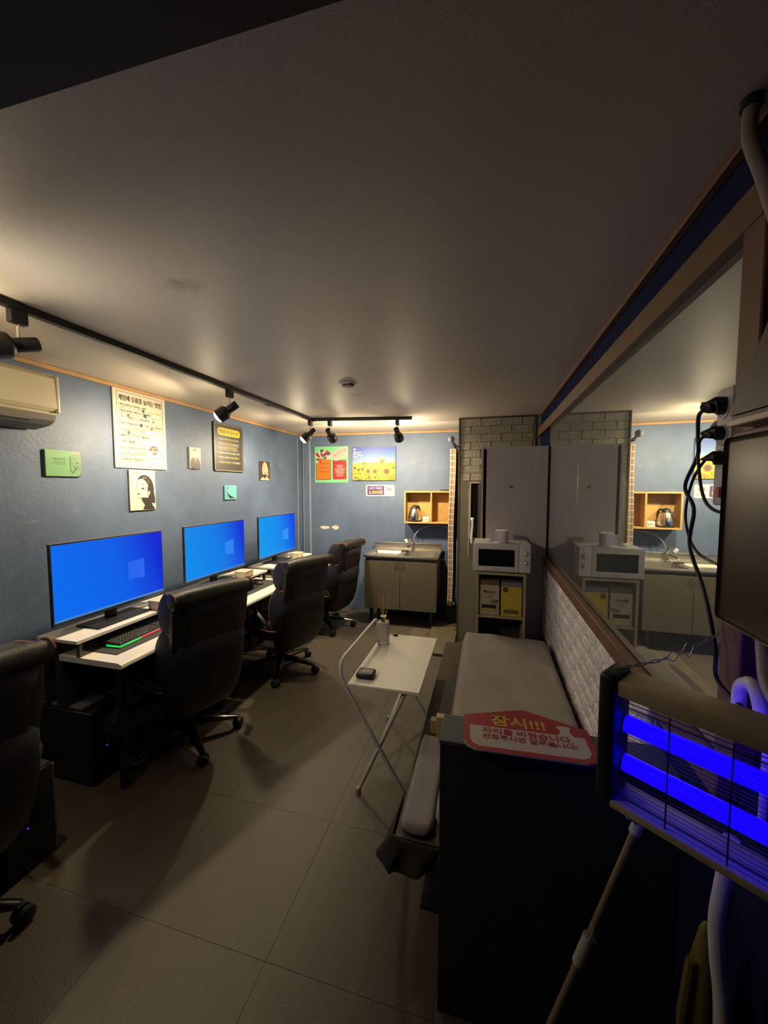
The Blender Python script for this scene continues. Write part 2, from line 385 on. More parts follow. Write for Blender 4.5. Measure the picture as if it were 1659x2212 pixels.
# flat print: filled outlines and lettering laid on a board, in board coordinates (x right, y up)
class Print:
    def __init__(s, z0=0.0): s.shapes = []; s.texts = []; s.z = z0
    def poly(s, col, pts): s.shapes.append((col, pts)); return s
    def rect(s, col, x0, y0, x1, y1): return s.poly(col, [(x0, y0), (x1, y0), (x1, y1), (x0, y1)])
    def frame(s, col, x0, y0, x1, y1, t, r=None):
        for a in ((x0, y0, x1, y0+t), (x0, y1-t, x1, y1), (x0, y0, x0+t, y1), (x1-t, y0, x1, y1)): s.rect(col, *a)
        return s
    def text(s, col, body, x, y, size, fit=None, bold=0.0, align='LEFT', shear=0.0, rot=0.0):
        s.texts.append((col, body, x, y, size, fit, bold, align, shear, rot)); return s
    def build(s, parent, zf, flip=None):
        dz = 0.00001 if len(s.shapes) > 60 else 0.00008
        if s.shapes:
            bm = bmesh.new(); cl = bm.loops.layers.float_color.new('Col')
            for i, (col, pts) in enumerate(s.shapes):
                vs = [bm.verts.new((x, y, zf+0.0001+dz*(i+1))) for x, y in pts]
                try: f = bm.faces.new(vs)
                except Exception: continue
                f.normal_update()
                if f.normal.z < 0: f.normal_flip()
                for l in f.loops: l[cl] = (*col, 1)
            r = bmesh.ops.triangulate(bm, faces=bm.faces)
            me = bpy.data.meshes.new('print'); bm.to_mesh(me); bm.free()
            link('print', me, 'print', parent)
        zt = zf + 0.0002 + dz*(len(s.shapes)+2)
        if s.texts:
            V = []; F = []; C = []
            for col, body, x, y, size, fit, bold, align, shear, rot in s.texts:
                cu = bpy.data.curves.new('t', 'FONT'); cu.body = body; cu.size = size; cu.offset = bold*size; cu.align_x = align; cu.shear = shear
                cu.resolution_u = 2
                o = bpy.data.objects.new('t', cu)
                me = bpy.data.meshes.new_from_object(o)
                bpy.data.objects.remove(o); bpy.data.curves.remove(cu)
                if not me.vertices: continue
                xs = [v.co.x for v in me.vertices]; wd = max(xs)-min(xs)
                k = fit/wd if fit else 1.0
                off = min(xs) if align == 'LEFT' else 0
                base = len(V); cr, sr = math.cos(rot), math.sin(rot)
                for v in me.vertices:
                    a, b_ = (v.co.x-off)*k, v.co.y
                    V.append((x+a*cr-b_*sr, y+a*sr+b_*cr, zt))
                for p in me.polygons: F.append([base+i for i in p.vertices]); C.append(col)
                bpy.data.meshes.remove(me)
            me = bpy.data.meshes.new('lettering'); me.from_pydata(V, [], F)
            ca = me.color_attributes.new('Col', 'FLOAT_COLOR', 'CORNER')
            for p, c in zip(me.polygons, C):
                for li in p.loop_indices: ca.data[li].color = (*c, 1)
            link('lettering', me, 'print', parent)

RY = math.atan(0.06)     # the far wall is not quite square to the room
def backY(x): return 5.0 + 0.06*(x+1.5)
def frame_left(y, z, off=0.0): return Matrix(((0, 0, 1, -2.56+off), (1, 0, 0, y), (0, 1, 0, z), (0, 0, 0, 1)))
def frame_back(x, z, off=0.0):
    c, s_ = math.cos(RY), math.sin(RY)
    return Matrix(((c, 0, s_, x+off*s_), (s_, 0, -c, backY(x)-off*c), (0, 1, 0, z), (0, 0, 0, 1)))
def board(name, label, cat, mtx, wd, ht, th, edge, pr, rnd=0.0):
    """flat board with a print, its back against the wall; local origin at its centre"""
    t = bpy.data.objects.new(name, None); COL.objects.link(t); t.matrix_world = mtx; t.empty_display_size = 0.05
    tag(t, label, cat)
    mb = MB()
    if rnd: mb.prism(rounded(wd, ht, rnd), 'z', 0.0005, th)
    else: mb.box((-wd/2, -ht/2, 0.0005), (wd/2, ht/2, th), 0.0008, 1)
    mb.build('panel', edge, t)
    pr.build(t, th)
    return t

# ================================================================== THE ROOM
XL, XR, H = -2.56, 0.52, 2.43
fl = struct(box('floor', (XL-0.1, -1.3, -0.08), (XR+0.1, 5.3, -0.004), 'grout'))
tm = None; T = 0.60
ix = 0
for i in range(6):
    for j in range(12):
        x0 = XL+0.02+i*T; y0 = -1.28+j*T
        if y0 > 5.05: continue
        ww = min(T, XR-0.005-x0)
        if ww < 0.05: continue
        if ww < T-0.001 or tm is None:
            b = MB().box((0.0004, 0.0004, -0.004), (ww-0.0004, T-0.0004, 0.0), 0.0004, 1)
            o = b.build('tile', 'floor', fl)
            if ww >= T-0.001: tm = o.data
            o.location = (x0, y0, 0)
        else:
            o = bpy.data.objects.new('tile', tm); COL.objects.link(o); o.parent = fl; o.location = (x0, y0, 0)
struct(box('ceiling', (XL-0.1, -1.3, H), (XR+0.1, 5.3, H+0.08), 'ceil'))
struct(box('wall_left', (XL-0.12, -1.3, -0.08), (XL, 5.2, H+0.05), 'blue'))
wb = MB().box((-1.5, 0, -0.08), (2.6, 0.12, H+0.05)).build('wall_back', 'blue'); wb.location = (-1.2, backY(-1.2), 0); wb.rotation_euler.z = RY
struct(wb)
struct(box('wall_front', (XL-0.12, -1.42, -0.08), (XR+0.14, -1.3, H+0.05), 'navy'))
struct(box('wall_right', (XR, -1.3, -0.08), (XR+0.12, 5.2, H+0.05), 'navy'))

# mouldings
def strip(name, lo, hi, m, bev=0.003): return struct(box(name, lo, hi, m, bev=bev, seg=1))
strip('trim_1', (XL, -1.3, H-0.028), (XL+0.022, 4.93, H-0.001), 'wood')
t2 = MB().box((0, -0.022, H-0.028), (2.22, 0, H-0.001), 0.003, 1).build('trim_2', 'wood'); t2.location = (XL+0.03, backY(XL+0.03), 0); t2.rotation_euler.z = RY; struct(t2)
strip('trim_3', (XR-0.026, -1.3, H-0.03), (XR, 4.12, H-0.001), 'redwood')
struct(MB().prism([(XL+0.005, 0.02), (0.50, 0.02), (0.50, 0.417), (XL+0.005, 0.356)], 'z', 2.20, H-0.002).build('trim_4', 'darkwood'), 'dark brown door header overhead')
strip('baseboard_left', (XL, -1.3, 0), (XL+0.012, 4.9, 0.07), 'navy')
# boxed-in corner duct with rubbed pale edges
def onback(name, x0, x1, z0, z1, th, m, bev=0.0):
    o = MB().box((0, -th, z0), (x1-x0, 0, z1), bev, 1).build(name, m); o.location = (x0, backY(x0), 0); o.rotation_euler.z = RY; return struct(o)
onback('trim_5', -2.475, -2.385, 0, H-0.03, 0.03, 'blue', 0.003)
onback('trim_6', -2.480, -2.4745, 0.0, H-0.03, 0.032, 'edgewhite')
onback('trim_7', -2.3855, -2.3815, 0.0, H-0.03, 0.032, 'edgewhite')
strip('trim_8', (XL, 4.90, 0), (XL+0.006, 4.908, H-0.03), 'edgewhite', 0.001)

# bare plaster patches where paint has come away
def splat(name, cx, cz, wd, ht, seed, onto='B'):
    rnd = random.Random(seed); pts = []
    n = 26
    for k in range(n):
        a = 2*PI*k/n; r = 0.62+0.38*rnd.random()
        pts.append((wd/2*math.cos(a)*r, ht/2*math.sin(a)*r))
    o = MB().prism(pts, 'z', 0, 0.0012).build(name, 'plaster')
    o.matrix_world = frame_back(cx, cz, 0.0) if onto == 'B' else frame_left(cx, cz, 0.0)
    return o
pw = splat('plaster_patch', -2.175, 1.137, 0.17, 0.055, 3); tag(pw, 'pale chipped plaster streak low on the far wall, left one of the pair', 'chip')
pw = splat('plaster_patch', -2.025, 1.14, 0.13, 0.07, 9); tag(pw, 'pale chipped plaster patch low on the far wall, right one of the pair', 'chip')

# ---------------------------------------------------------------- inner wall with bricks and door
wa = struct(box('wall_alcove', (-0.295, 4.215, -0.08), (XR, 4.30, H), 'mortar'))
struct(box('wall_side', (-0.299, 4.30, -0.08), (-0.21, 5.08, H), 'greydark'))
bmesh_cache = {}
def brick_mesh(L_, hgt, dep, m, seed):
    key = (round(L_, 3), hgt, m, seed)
    if key in bmesh_cache: return bmesh_cache[key]
    b = MB().box((0, 0, 0), (L_, dep, hgt), min(dep, hgt)*(0.22 if m == 'brick' else 0.34), 2)
    rnd = random.Random(seed)
    bmesh.ops.recalc_face_normals(b.bm, faces=b.bm.faces)
    for v in b.bm.verts: v.co += Vector((rnd.uniform(-1, 1)*0.0015, rnd.uniform(-1, 1)*0.0018, rnd.uniform(-1, 1)*0.0015))
    me = bpy.data.meshes.new('brick'); b.bm.to_mesh(me); b.bm.free(); me.materials.append(M[m])
    for p in me.polygons: p.use_smooth = (m != 'brick')
    bmesh_cache[key] = me; return me
rows = 22; rh = 0.0815
for r in range(rows):
    z = H-0.012-(r+1)*rh
    x = -0.278 - (0.10 if r % 2 else 0.0)
    full = z > 1.76
    xmax = 0.455
    while x < xmax-0.02:
        a = max(x, -0.278); b_ = min(x+0.205, xmax)
        if not full: break
        if b_-a > 0.03:
            o = bpy.data.objects.new('brick', brick_mesh(b_-a-0.004, rh-0.004, 0.014, 'brick', random.randint(0, 5))); COL.objects.link(o)
            o.parent = wa; o.location = (a, 4.202, z)
        x += 0.205
strip('trim_9', (-0.299, 4.195, 0), (-0.282, 4.216, H-0.001), 'darkwood', 0.002)
strip('trim_10', (-0.282, 4.195, H-0.014), (0.47, 4.216, H-0.001), 'darkwood', 0.002)
strip('trim_11', (0.458, 4.193, 1.76), (0.474, 4.216, H-0.014), 'greylam', 0.002)
# door in that wall, mostly behind the locker
d1 = struct(box('door_1', (-0.281, 4.197, 0.0), (0.40, 4.2145, 1.765), 'olive'))
box('glass_slot', (-0.165, 4.192, 1.16), (-0.09, 4.1969, 1.74), 'glassblack', d1)
for a, b_ in (((-0.175, 4.188, 1.15), (-0.165, 4.197, 1.75)), ((-0.165, 4.188, 1.74), (-0.08, 4.197, 1.75)), ((-0.186, 4.190, 0.95), (-0.180, 4.197, 1.68))):
    box('door_strip', a, b_, 'locker', d1)
hd = MB().tube(spline([(-0.145, 4.197, 1.36), (-0.145, 4.165, 1.355), (-0.143, 4.16, 1.30), (-0.150, 4.165, 1.18), (-0.152, 4.170, 1.10)], 4), [0.017]*5+[0.010]*11+[0.006], 8)
hd.build('door_handle', 'mwhite', d1, smooth=True)

# ---------------------------------------------------------------- right wall: mirror, frame, wainscot
XF = 0.512
mir = thing('wall_mirror', 'long wood-framed mirror wall over the bench, reflecting the sink corner', 'mirror', (XF, 2.3, 1.65))
def ch(name, lo, hi, m, bev=0.0):
    l = Vector(mir.location); return box(name, tuple(Vector(lo)-l), tuple(Vector(hi)-l), m, mir, bev=bev, seg=1)
ch('mirror_pane', (XF, 2.474, 1.105), (XR-0.0005, 3.552, 2.205), 'mirror', 0.0012)
ch('mirror_pane', (XF, 0.955, 1.105), (XR-0.0005, 2.470, 2.205), 'mirror', 0.0012)
ch('frame_rail', (0.485, 0.90, 2.205), (XR-0.001, 3.54, 2.283), 'framewood', 0.003)
strip('trim_12', (0.485, 3.541, 2.205), (XR, 4.19, 2.283), 'framewood')
ch('frame_rail', (0.478, 0.93, 1.035), (XR-0.001, 3.54, 1.100), 'redwood', 0.004)
ch('frame_post', (0.482, 0.885, 1.105), (XR-0.001, 0.953, 2.203), 'redwood', 0.003)
wv = thing('brick_wainscot', 'white foam brick panelling under the mirror beside the bench', 'wall panel', (XF, 2.4, 0.44))
def cw(name, lo, hi, m, parent=wv):
    l = Vector(wv.location); return box(name, tuple(Vector(lo)-l), tuple(Vector(hi)-l), m, parent)
cw('backing_sheet', (0.508, 1.30, 0.42), (XR-0.001, 3.56, 1.032), 'wmortar')
for r in range(8):
    z = 1.028-(r+1)*0.0755
    y = 1.31 - (0.10 if r % 2 else 0)
    while y < 3.54:
        a = max(y, 1.31); b_ = min(y+0.195, 3.55)
        if b_-a > 0.03:
            me = brick_mesh(b_-a-0.006, 0.0695, 0.020, 'whitebrick', random.randint(0, 5))
            o = bpy.data.objects.new('brick', me); COL.objects.link(o); o.parent = wv
            o.rotation_euler.z = PI/2; o.location = Vector((0.509, a, z))-Vector(wv.location)
        y += 0.195

# ---------------------------------------------------------------- knee-high partition near the camera
pt = struct(box('wall_partition', (-0.128, 1.150, 0.0), (XR-0.002, 1.285, 0.905), 'partition', bev=0.002, seg=1))
box('partition_cap', (-0.130, 1.147, 0.905), (XR-0.002, 1.288, 0.922), 'partitiontop', pt, bev=0.003, seg=1)

# ================================================================== TRACK LIGHTS
tr = thing('lighting_track', 'black ceiling lighting track running along the left and far walls', 'track')
box('track_rail', (-1.832, 0.42, H-0.030), (-1.798, 3.86, H-0.001), 'black', tr, bev=0.002, seg=1)
ra = math.atan2(0.18, 1.03)
o = MB().box((0, -0.017, H-0.030), (1.05, 0.017, H-0.001), 0.002, 1).build('track_rail', 'black', tr); o.location = (-1.80, 3.815, 0); o.rotation_euler.z = ra
box('track_joint', (-1.836, 2.95, H-0.034), (-1.794, 3.02, H-0.0305), 'black', tr)
LAMPS = [
    (0, (-1.812, 0.50), (0.58, 0.80, -0.30), 'black track spot nearest the door header, out at the left'),
    (1, (-1.812, 1.145), (-0.35, -0.90, -0.30), 'glaring black track spot at the left edge above the air conditioner'),
    (2, (-1.812, 2.45), (-0.80, -0.34, -0.62), 'black track spot hanging left of the ceiling detector, over the black notice'),
    (3, (-1.812, 3.77), (-0.72, -0.35, -0.72), 'black track spot in the far left corner, angled sideways'),
    (4, (-1.622, 3.846), (0.05, 0.80, -0.52), 'round-backed black track spot above the green card poster'),
    (5, (-0.915, 3.970), (0.03, 0.80, -0.55), 'round-backed black track spot above the sunflower picture'),
]
for k, (x, y), d, lab in LAMPS:
    t = thing('track_spotlight', lab, 'spotlight', (x, y, H-0.03), 0, 'black track spotlights')
    d = Vector(d).normalized()
    box('adapter', (-0.016, -0.030, -0.055), (0.016, 0.030, -0.001), 'black', t, bev=0.003, seg=1)
    MB().tube([(0, 0, -0.054), (0, 0, -0.125)], 0.006, 8).build('stem', 'chrome', t, smooth=True)
    q = d.to_track_quat('Z', 'Y').to_matrix().to_4x4()
    Mx = Matrix.Translation((0, 0, -0.135)) @ q
    Mx = Mx @ Matrix.Translation((0, 0, -0.028))
    MB().lathe([(0.0, -0.035), (0.026, -0.035), (0.028, -0.030), (0.028, 0.055), (0.026, 0.058), (0.0, 0.058)], 20, Mx, cap=False).build('neck', 'black', t, smooth=True)
    cup = MB().lathe([(0.0, 0.040), (0.030, 0.045), (0.047, 0.058), (0.050, 0.066), (0.050, 0.128), (0.046, 0.128), (0.046, 0.070), (0.040, 0.064), (0.0, 0.062)], 24, Mx, cap=False).build('lamp_cup', 'black', t, smooth=True)
    MB().lathe([(0.0, 0.085), (0.034, 0.085), (0.043, 0.100), (0.043, 0.128), (0.036, 0.140), (0.020, 0.147), (0.0, 0.149)], 20, Mx, cap=False).build('bulb', 'bulb', cup, smooth=True)
    ld = bpy.data.lights.new('spot_beam', 'SPOT'); ld.energy = LAMP_W[k]; ld.color = LAMP_COL if k else ROOM_COL
    ld.spot_size = math.radians(150 if k else 112); ld.spot_blend = 1.0; ld.shadow_soft_size = 0.035
    sl = bpy.data.lights.new('spot_spill', 'SPOT'); sl.energy = SPILL_W[k]; sl.color = ld.color; sl.spot_size = math.radians(172); sl.spot_blend = 0.25; sl.shadow_soft_size = 0.035
    pl_ = bpy.data.lights.new('bulb_glow', 'POINT'); pl_.energy = POINT_W[k]; pl_.color = ld.color; pl_.shadow_soft_size = 0.03
    bd = (d + Vector((0, 0, -0.45 if k else 0))).normalized()
    for nm_, dat, dd, far in (('spot_beam', ld, bd, 0.14), ('spot_spill', sl, d, 0.14), ('bulb_glow', pl_, d, 0.165)):
        lo = bpy.data.objects.new(nm_, dat); COL.objects.link(lo); lo.parent = t
        lo.matrix_local = Matrix.Translation(Vector((0, 0, -0.135)) + d*far) @ dd.to_track_quat('-Z', 'Y').to_matrix().to_4x4()

# broken ceiling fitting
t = thing('ceiling_fitting', 'broken dark round fitting in the middle of the ceiling', 'fitting', (-0.962, 2.607, H))
MB().lathe([(0.0, -0.006), (0.060, -0.006), (0.066, -0.002), (0.066, -0.0005), (0, -0.0005)], 20, cap=False).build('plate', 'ceil', t, smooth=True)
rnd = random.Random(5); pts = [(0.042*math.cos(2*PI*k/14)*(0.7+0.5*rnd.random()), 0.042*math.sin(2*PI*k/14)*(0.7+0.5*rnd.random())) for k in range(14)]
MB().prism(pts, 'z', -0.02, -0.006).build('hole', 'darkwood', t)
MB().tube([(-0.05, 0.01, -0.008), (-0.03, -0.04, -0.010), (0.03, -0.045, -0.009)], 0.004, 6).build('rim_piece', 'mwhite', t, smooth=True)

# ================================================================== AIR CONDITIONER
t = thing('air_conditioner', 'ivory wall-mounted air conditioner at the left edge, under the ceiling trim', 'air conditioner', (XL, 0.80, 2.0))
def prof(s): return [(0.002, 0.075), (0.002, 0.345), (0.05, 0.352), (0.165, 0.335), (0.196, 0.315), (0.205, 0.14), (0.195, 0.105), (0.16, 0.082)]
MB().prism(prof(1), 'y', 0.0, 0.86).build('body', 'acwhite', t)
b = MB().prism([(0.197, 0.315), (0.213, 0.30), (0.217, 0.14), (0.205, 0.12), (0.204, 0.14)], 'y', 0.004, 0.862); b.build('front_panel', 'acwhite', t)
box('end_bead', (0.190, 0.848, 0.115), (0.2185, 0.866, 0.318), 'acwhite', t, bev=0.006)
MB().prism([(0.02, 0.074), (0.17, 0.074), (0.195, 0.098), (0.185, 0.072), (0.15, 0.050), (0.02, 0.030)], 'y', 0.006, 0.855).build('outlet', 'acgrey', t)
MB().prism([(0.10, 0.045), (0.19, 0.070), (0.188, 0.064), (0.10, 0.039)], 'y', 0.05, 0.74).build('vane', 'acgrey', t)

# ================================================================== PICTURES AND NOTICES
BK = (0.02, 0.018, 0.018); CR = (0.58, 0.53, 0.42)
# tall rules notice
p = Print(); p.frame((0.05, 0.04, 0.03), -0.2, -0.27, 0.2, 0.265, 0.003)
p.text(BK, '게임에 승률을 높이는 방법', -0.185, 0.205, 0.045, fit=0.37, bold=0.012)
L1 = ['1.작은금액으로 뱅커를 노려라', '2.항상 일정한 패턴으로 배팅해라', '3.카드가 안될때 쉬고 금액을 줄여라', '4.상대의 뱅커를 살펴보아라 그 흐름이 승리의 핵심이다',
      '5.게임이 안되면 시간과 다시해라', '6.올인보다는 적당히 노려라', '7.상대가 지칠때를 노려라', '8.게임의 내용보다는 심리적으로 상대를 흔들어라', '9.초기 자본 수입으로 도전해라', '10.이벤트판에 인생을 걸지마라']
wds = [0.23, 0.27, 0.26, 0.37, 0.21, 0.25, 0.17, 0.33, 0.20, 0.20]
y = 0.165
for k, (s, wd) in enumerate(zip(L1, wds)):
    p.text(BK, s, -0.185, y, 0.02, fit=wd, bold=0.01)
    p.text((0.10, 0.09, 0.08), '상황에 맞게 금액을 조절하며 침착하게 판단하고 무리한 배팅은 하지 않는다', -0.180, y-0.016, 0.010, fit=0.36)
    if k in (3, 4, 7, 8): p.text((0.10, 0.09, 0.08), '흐름을 읽는 것이 중요하다', -0.08, y-0.026, 0.010, fit=0.16)
    y -= 0.0435
rr = random.Random(3)
for cx, cy, r, c in ((0.02, 0.155, 0.016, (0.16, 0.14, 0.18)), (0.035, 0.115, 0.016, (0.17, 0.15, 0.19)), (-0.11, 0.10, 0.011, (0.35, 0.10, 0.08)), (0.0, 0.045, 0.014, (0.12, 0.10, 0.12)),
                     (0.09, 0.03, 0.011, (0.55, 0.14, 0.09)), (-0.11, -0.02, 0.014, (0.15, 0.13, 0.13)), (0.015, -0.045, 0.010, (0.55, 0.16, 0.11)), (0.11, 0.085, 0.010, (0.2, 0.18, 0.16))):
    p.poly(c, bez([(cx+r*math.cos(2*PI*k/7)*rr.uniform(.5, 1.2), cy+r*math.sin(2*PI*k/7)*rr.uniform(.5, 1.3)) for k in range(7)], 3))
for cx, cy, r, c, wdt in ((0.105, -0.135, 0.036, (0.62, 0.16, 0.12), 0.016), (-0.125, -0.095, 0.026, (0.22, 0.2, 0.18), 0.003)):
    for k in range(16):
        if k in (9, 10, 11): continue
        a0, a1 = 2*PI*k/18, 2*PI*(k+1)/18
        p.poly(c, [(cx+r*math.cos(a0), cy+r*math.sin(a0)), (cx+r*math.cos(a1), cy+r*math.sin(a1)), (cx+(r-wdt)*math.cos(a1), cy+(r-wdt)*math.sin(a1)), (cx+(r-wdt)*math.cos(a0), cy+(r-wdt)*math.sin(a0))])
board('wall_notice', 'tall cream notice of ten printed rules at the top of the left wall', 'notice', frame_left(2.387, 2.122), 0.455, 0.565, 0.012, mat('notice_card', CR, 0.5), p)

# woman in profile, black on cream
wp = Print()
wp.poly((0.04, 0.035, 0.03), bez([(-0.045, 0.075), (-0.02, 0.108), (0.03, 0.115), (0.075, 0.085), (0.098, 0.03), (0.100, -0.02), (0.108, -0.06), (0.104, -0.105), (0.06, -0.085), (0.045, -0.05), (0.04, 0.0), (0.045, 0.04), (0.01, 0.082), (-0.02, 0.085)], 4))
wp.poly((0.04, 0.035, 0.03), bez([(-0.012, -0.058), (0.05, -0.060), (0.07, -0.085), (0.085, -0.12), (0.104, -0.145), (0.10, -0.150), (0.02, -0.150), (-0.005, -0.145), (0.010, -0.115), (-0.010, -0.085)], 4))
wp.poly(CR, bez([(0.04, -0.02), (0.055, -0.005), (0.065, -0.015), (0.055, -0.04), (0.040, -0.045)], 4))
wp.poly((0.04, 0.035, 0.03), [(-0.048, -0.022), (-0.028, -0.028), (-0.042, -0.037), (-0.050, -0.034)])
wp.poly((0.04, 0.035, 0.03), bez([(-0.015, 0.012), (0.0, 0.020), (0.012, 0.012), (0.0, 0.005)], 3))
wp.poly((0.04, 0.035, 0.03), [(-0.018, 0.043), (0.0, 0.046), (0.016, 0.038), (0.0, 0.040)])
wp.poly((0.10, 0.09, 0.07), [(-0.052, 0.075), (-0.050, 0.03), (-0.060, -0.005), (-0.051, -0.015), (-0.053, -0.012), (-0.062, -0.004), (-0.053, 0.03), (-0.055, 0.072)])
wp.poly((0.10, 0.09, 0.07), [(-0.050, -0.035), (-0.045, -0.056), (-0.012, -0.058), (0.0, -0.055), (-0.012, -0.061), (-0.047, -0.059)])
for a, b_ in (((0.0, 0.098), (0.035, 0.095)), ((0.045, 0.08), (0.055, 0.06))):
    wp.poly((0.6, 0.56, 0.46), [a, b_, (b_[0]-0.002, b_[1]-0.004), (a[0], a[1]-0.004)])
wp.text(BK, 'Audrey Hepburn', -0.095, 0.128, 0.013, fit=0.075, shear=0.3)
board('wall_picture', 'cream canvas print of a woman with dark hair in profile, under the rules notice', 'picture', frame_left(2.376, 1.676), 0.228, 0.305, 0.014, mat('canvas_cream', (0.56, 0.51, 0.40), 0.6), wp)

# green board with half a face
gp = Print(); gc = (0.12, 0.30, 0.12)
gp.rect((0.42, 0.40, 0.40), 0.040, 0.062, 0.104, 0.079)
gp.poly((0.07, 0.20, 0.08), bez([(0.035, 0.04), (0.042, 0.045), (0.042, -0.02), (0.05, -0.062), (0.04, -0.05), (0.033, 0.0)], 3))
gp.poly((0.20, 0.42, 0.22), bez([(0.048, 0.055), (0.103, 0.058), (0.103, -0.03), (0.08, -0.045), (0.055, -0.02), (0.045, 0.02)], 4))
gp.poly((0.05, 0.10, 0.05), [(0.058, 0.038), (0.072, 0.036), (0.066, 0.030)]); gp.poly((0.05, 0.10, 0.05), [(0.072, 0.012), (0.090, 0.008), (0.086, 0.001), (0.073, 0.005)])
gp.poly((0.05, 0.10, 0.06), [(0.050, -0.004), (0.072, -0.024), (0.095, -0.016), (0.076, -0.030), (0.055, -0.060), (0.048, -0.058), (0.068, -0.030)])
gp.poly((0.26, 0.17, 0.32), [(0.104, -0.048), (0.104, -0.079), (0.075, -0.079), (0.095, -0.066)])
gp.text((0.06, 0.17, 0.07), 'Simple Words', -0.06, 0.022, 0.018, fit=0.07); gp.text((0.06, 0.17, 0.07), 'Stay hungry stay foolish', -0.055, 0.010, 0.008, fit=0.065)
gp.text((0.06, 0.17, 0.07), 'your time is limited', -0.055, 0.001, 0.008, fit=0.065); gp.text((0.06, 0.17, 0.07), 'so do not waste it living', -0.07, -0.007, 0.008, fit=0.08)
board('wall_picture', 'small green board with half a pale face at its right end', 'picture', frame_left(1.811, 1.846), 0.208, 0.160, 0.016, mat('board_green', gc, 0.5), gp)

# man in a coat, grey print
mp_ = Print(); mp_.rect((0.50, 0.47, 0.42), -0.068, -0.093, 0.068, 0.093)
mp_.poly((0.03, 0.03, 0.03), bez([(-0.05, -0.092), (-0.058, -0.03), (-0.03, 0.0), (0.03, 0.0), (0.052, -0.03), (0.058, -0.092)], 4))
mp_.poly((0.55, 0.50, 0.44), bez([(-0.022, 0.03), (-0.02, 0.06), (0.0, 0.075), (0.02, 0.06), (0.02, 0.03), (0.0, 0.008)], 4))
mp_.poly((0.03, 0.03, 0.03), bez([(-0.028, 0.05), (-0.02, 0.082), (0.015, 0.085), (0.027, 0.055), (0.015, 0.066), (-0.015, 0.066)], 4))
mp_.poly((0.45, 0.42, 0.38), [(-0.012, 0.002), (0.012, 0.002), (0.004, -0.05)])
mp_.poly((0.05, 0.05, 0.05), [(-0.012, 0.043), (-0.004, 0.043), (-0.004, 0.039), (-0.012, 0.039)]); mp_.poly((0.05, 0.05, 0.05), [(0.004, 0.043), (0.012, 0.043), (0.012, 0.039), (0.004, 0.039)])
board('wall_picture', 'small grey print of a man in a dark coat, left of the black notice', 'picture', frame_left(2.937, 1.960), 0.140, 0.190, 0.014, mat('canvas_grey', (0.30, 0.28, 0.25), 0.6), mp_)

# black notice with yellow heading
bp_ = Print(); WH = (0.78, 0.74, 0.66); YE = (0.80, 0.66, 0.02)
bp_.poly((0.50, 0.46, 0.40), rounded(0.445, 0.462, 0.02)); bp_.poly((0.045, 0.038, 0.030), rounded(0.435, 0.452, 0.018))
bp_.poly(YE, rounded(0.355, 0.075, 0.036, cy=0.155))
bp_.text(BK, '게임룸 관련 준수사항', -0.152, 0.140, 0.04, fit=0.305, bold=0.01)
for k, (yy, segs) in enumerate([(0.075, [('1. 본 업소의 ', WH, 0.12), ('영업시간은 24시간', YE, 0.15), ('입니다', WH, 0.07)]),
                                (0.032, [('2. 게임의 ', WH, 0.09), ('승패에 따른 금전거래는', YE, 0.15), ('절대 금지합니다', WH, 0.10)]),
                                (-0.010, [('3. 미성년자의 ', WH, 0.09), ('출입은 어떠한 경우에도', YE, 0.22), ('', WH, 0.0)]),
                                (-0.062, [('4. 시설물을 파손하면 ', WH, 0.14), ('변상하셔야', YE, 0.09), ('합니다', WH, 0.12)]),
                                (-0.106, [('5. 이용하시는 분들께서는 ', WH, 0.20), ('서로 배려하고', YE, 0.14), ('', WH, 0.0)]),
                                (-0.155, [('6. 게임은 ', WH, 0.10), ('적당히 즐겨주시고', YE, 0.12), ('건전하게 이용합시다', WH, 0.14)])]):
    x = -0.182
    for s, c, wd in segs:
        if s and wd: bp_.text(c, s.strip(), x, yy, 0.022, fit=wd-0.006, bold=0.012)
        x += wd
    if k in (1, 2, 4): bp_.text(WH, '협조 부탁드립니다 감사합니다', -0.155, yy-0.017, 0.014, fit=0.30 if k < 4 else 0.06)
board('wall_notice', 'black notice with a yellow heading band, right of the grey man print', 'notice', frame_left(3.42, 2.095), 0.462, 0.480, 0.014, 'black', bp_, rnd=0.022)

# woman with pale hair, dark print
mw = Print(); PC = (0.72, 0.64, 0.46)
mw.poly(PC, bez([(-0.01, 0.105), (-0.045, 0.06), (-0.055, 0.0), (-0.035, -0.045), (0.0, -0.035), (0.045, -0.045), (0.075, 0.0), (0.055, 0.06), (0.025, 0.10)], 4))
mw.poly((0.10, 0.07, 0.05), [(-0.035, 0.055), (-0.032, 0.0), (-0.022, -0.03), (-0.018, -0.033), (-0.028, 0.0), (-0.031, 0.055)])
mw.poly((0.06, 0.04, 0.03), [(-0.022, 0.027), (-0.005, 0.030), (-0.012, 0.023)]); mw.poly((0.06, 0.04, 0.03), [(0.018, 0.030), (0.036, 0.027), (0.026, 0.022)])
mw.poly((0.06, 0.04, 0.03), bez([(-0.008, -0.018), (0.008, -0.014), (0.022, -0.018), (0.008, -0.028)], 3)); mw.poly((0.20, 0.14, 0.10), [(0.0, 0.005), (0.010, 0.002), (0.0, -0.002)])
mw.poly(PC, bez([(-0.09, -0.108), (-0.07, -0.085), (-0.03, -0.075), (0.0, -0.108)], 3)); mw.poly(PC, bez([(0.0, -0.108), (0.02, -0.07), (0.06, -0.075), (0.095, -0.108)], 3))
mw.poly(PC, [(0.045, -0.07), (0.085, -0.035), (0.075, -0.025), (0.04, -0.055)])
mw.poly((0.06, 0.04, 0.03), [(0.0, -0.04), (0.012, -0.04), (0.0, -0.09), (-0.02, -0.05)])
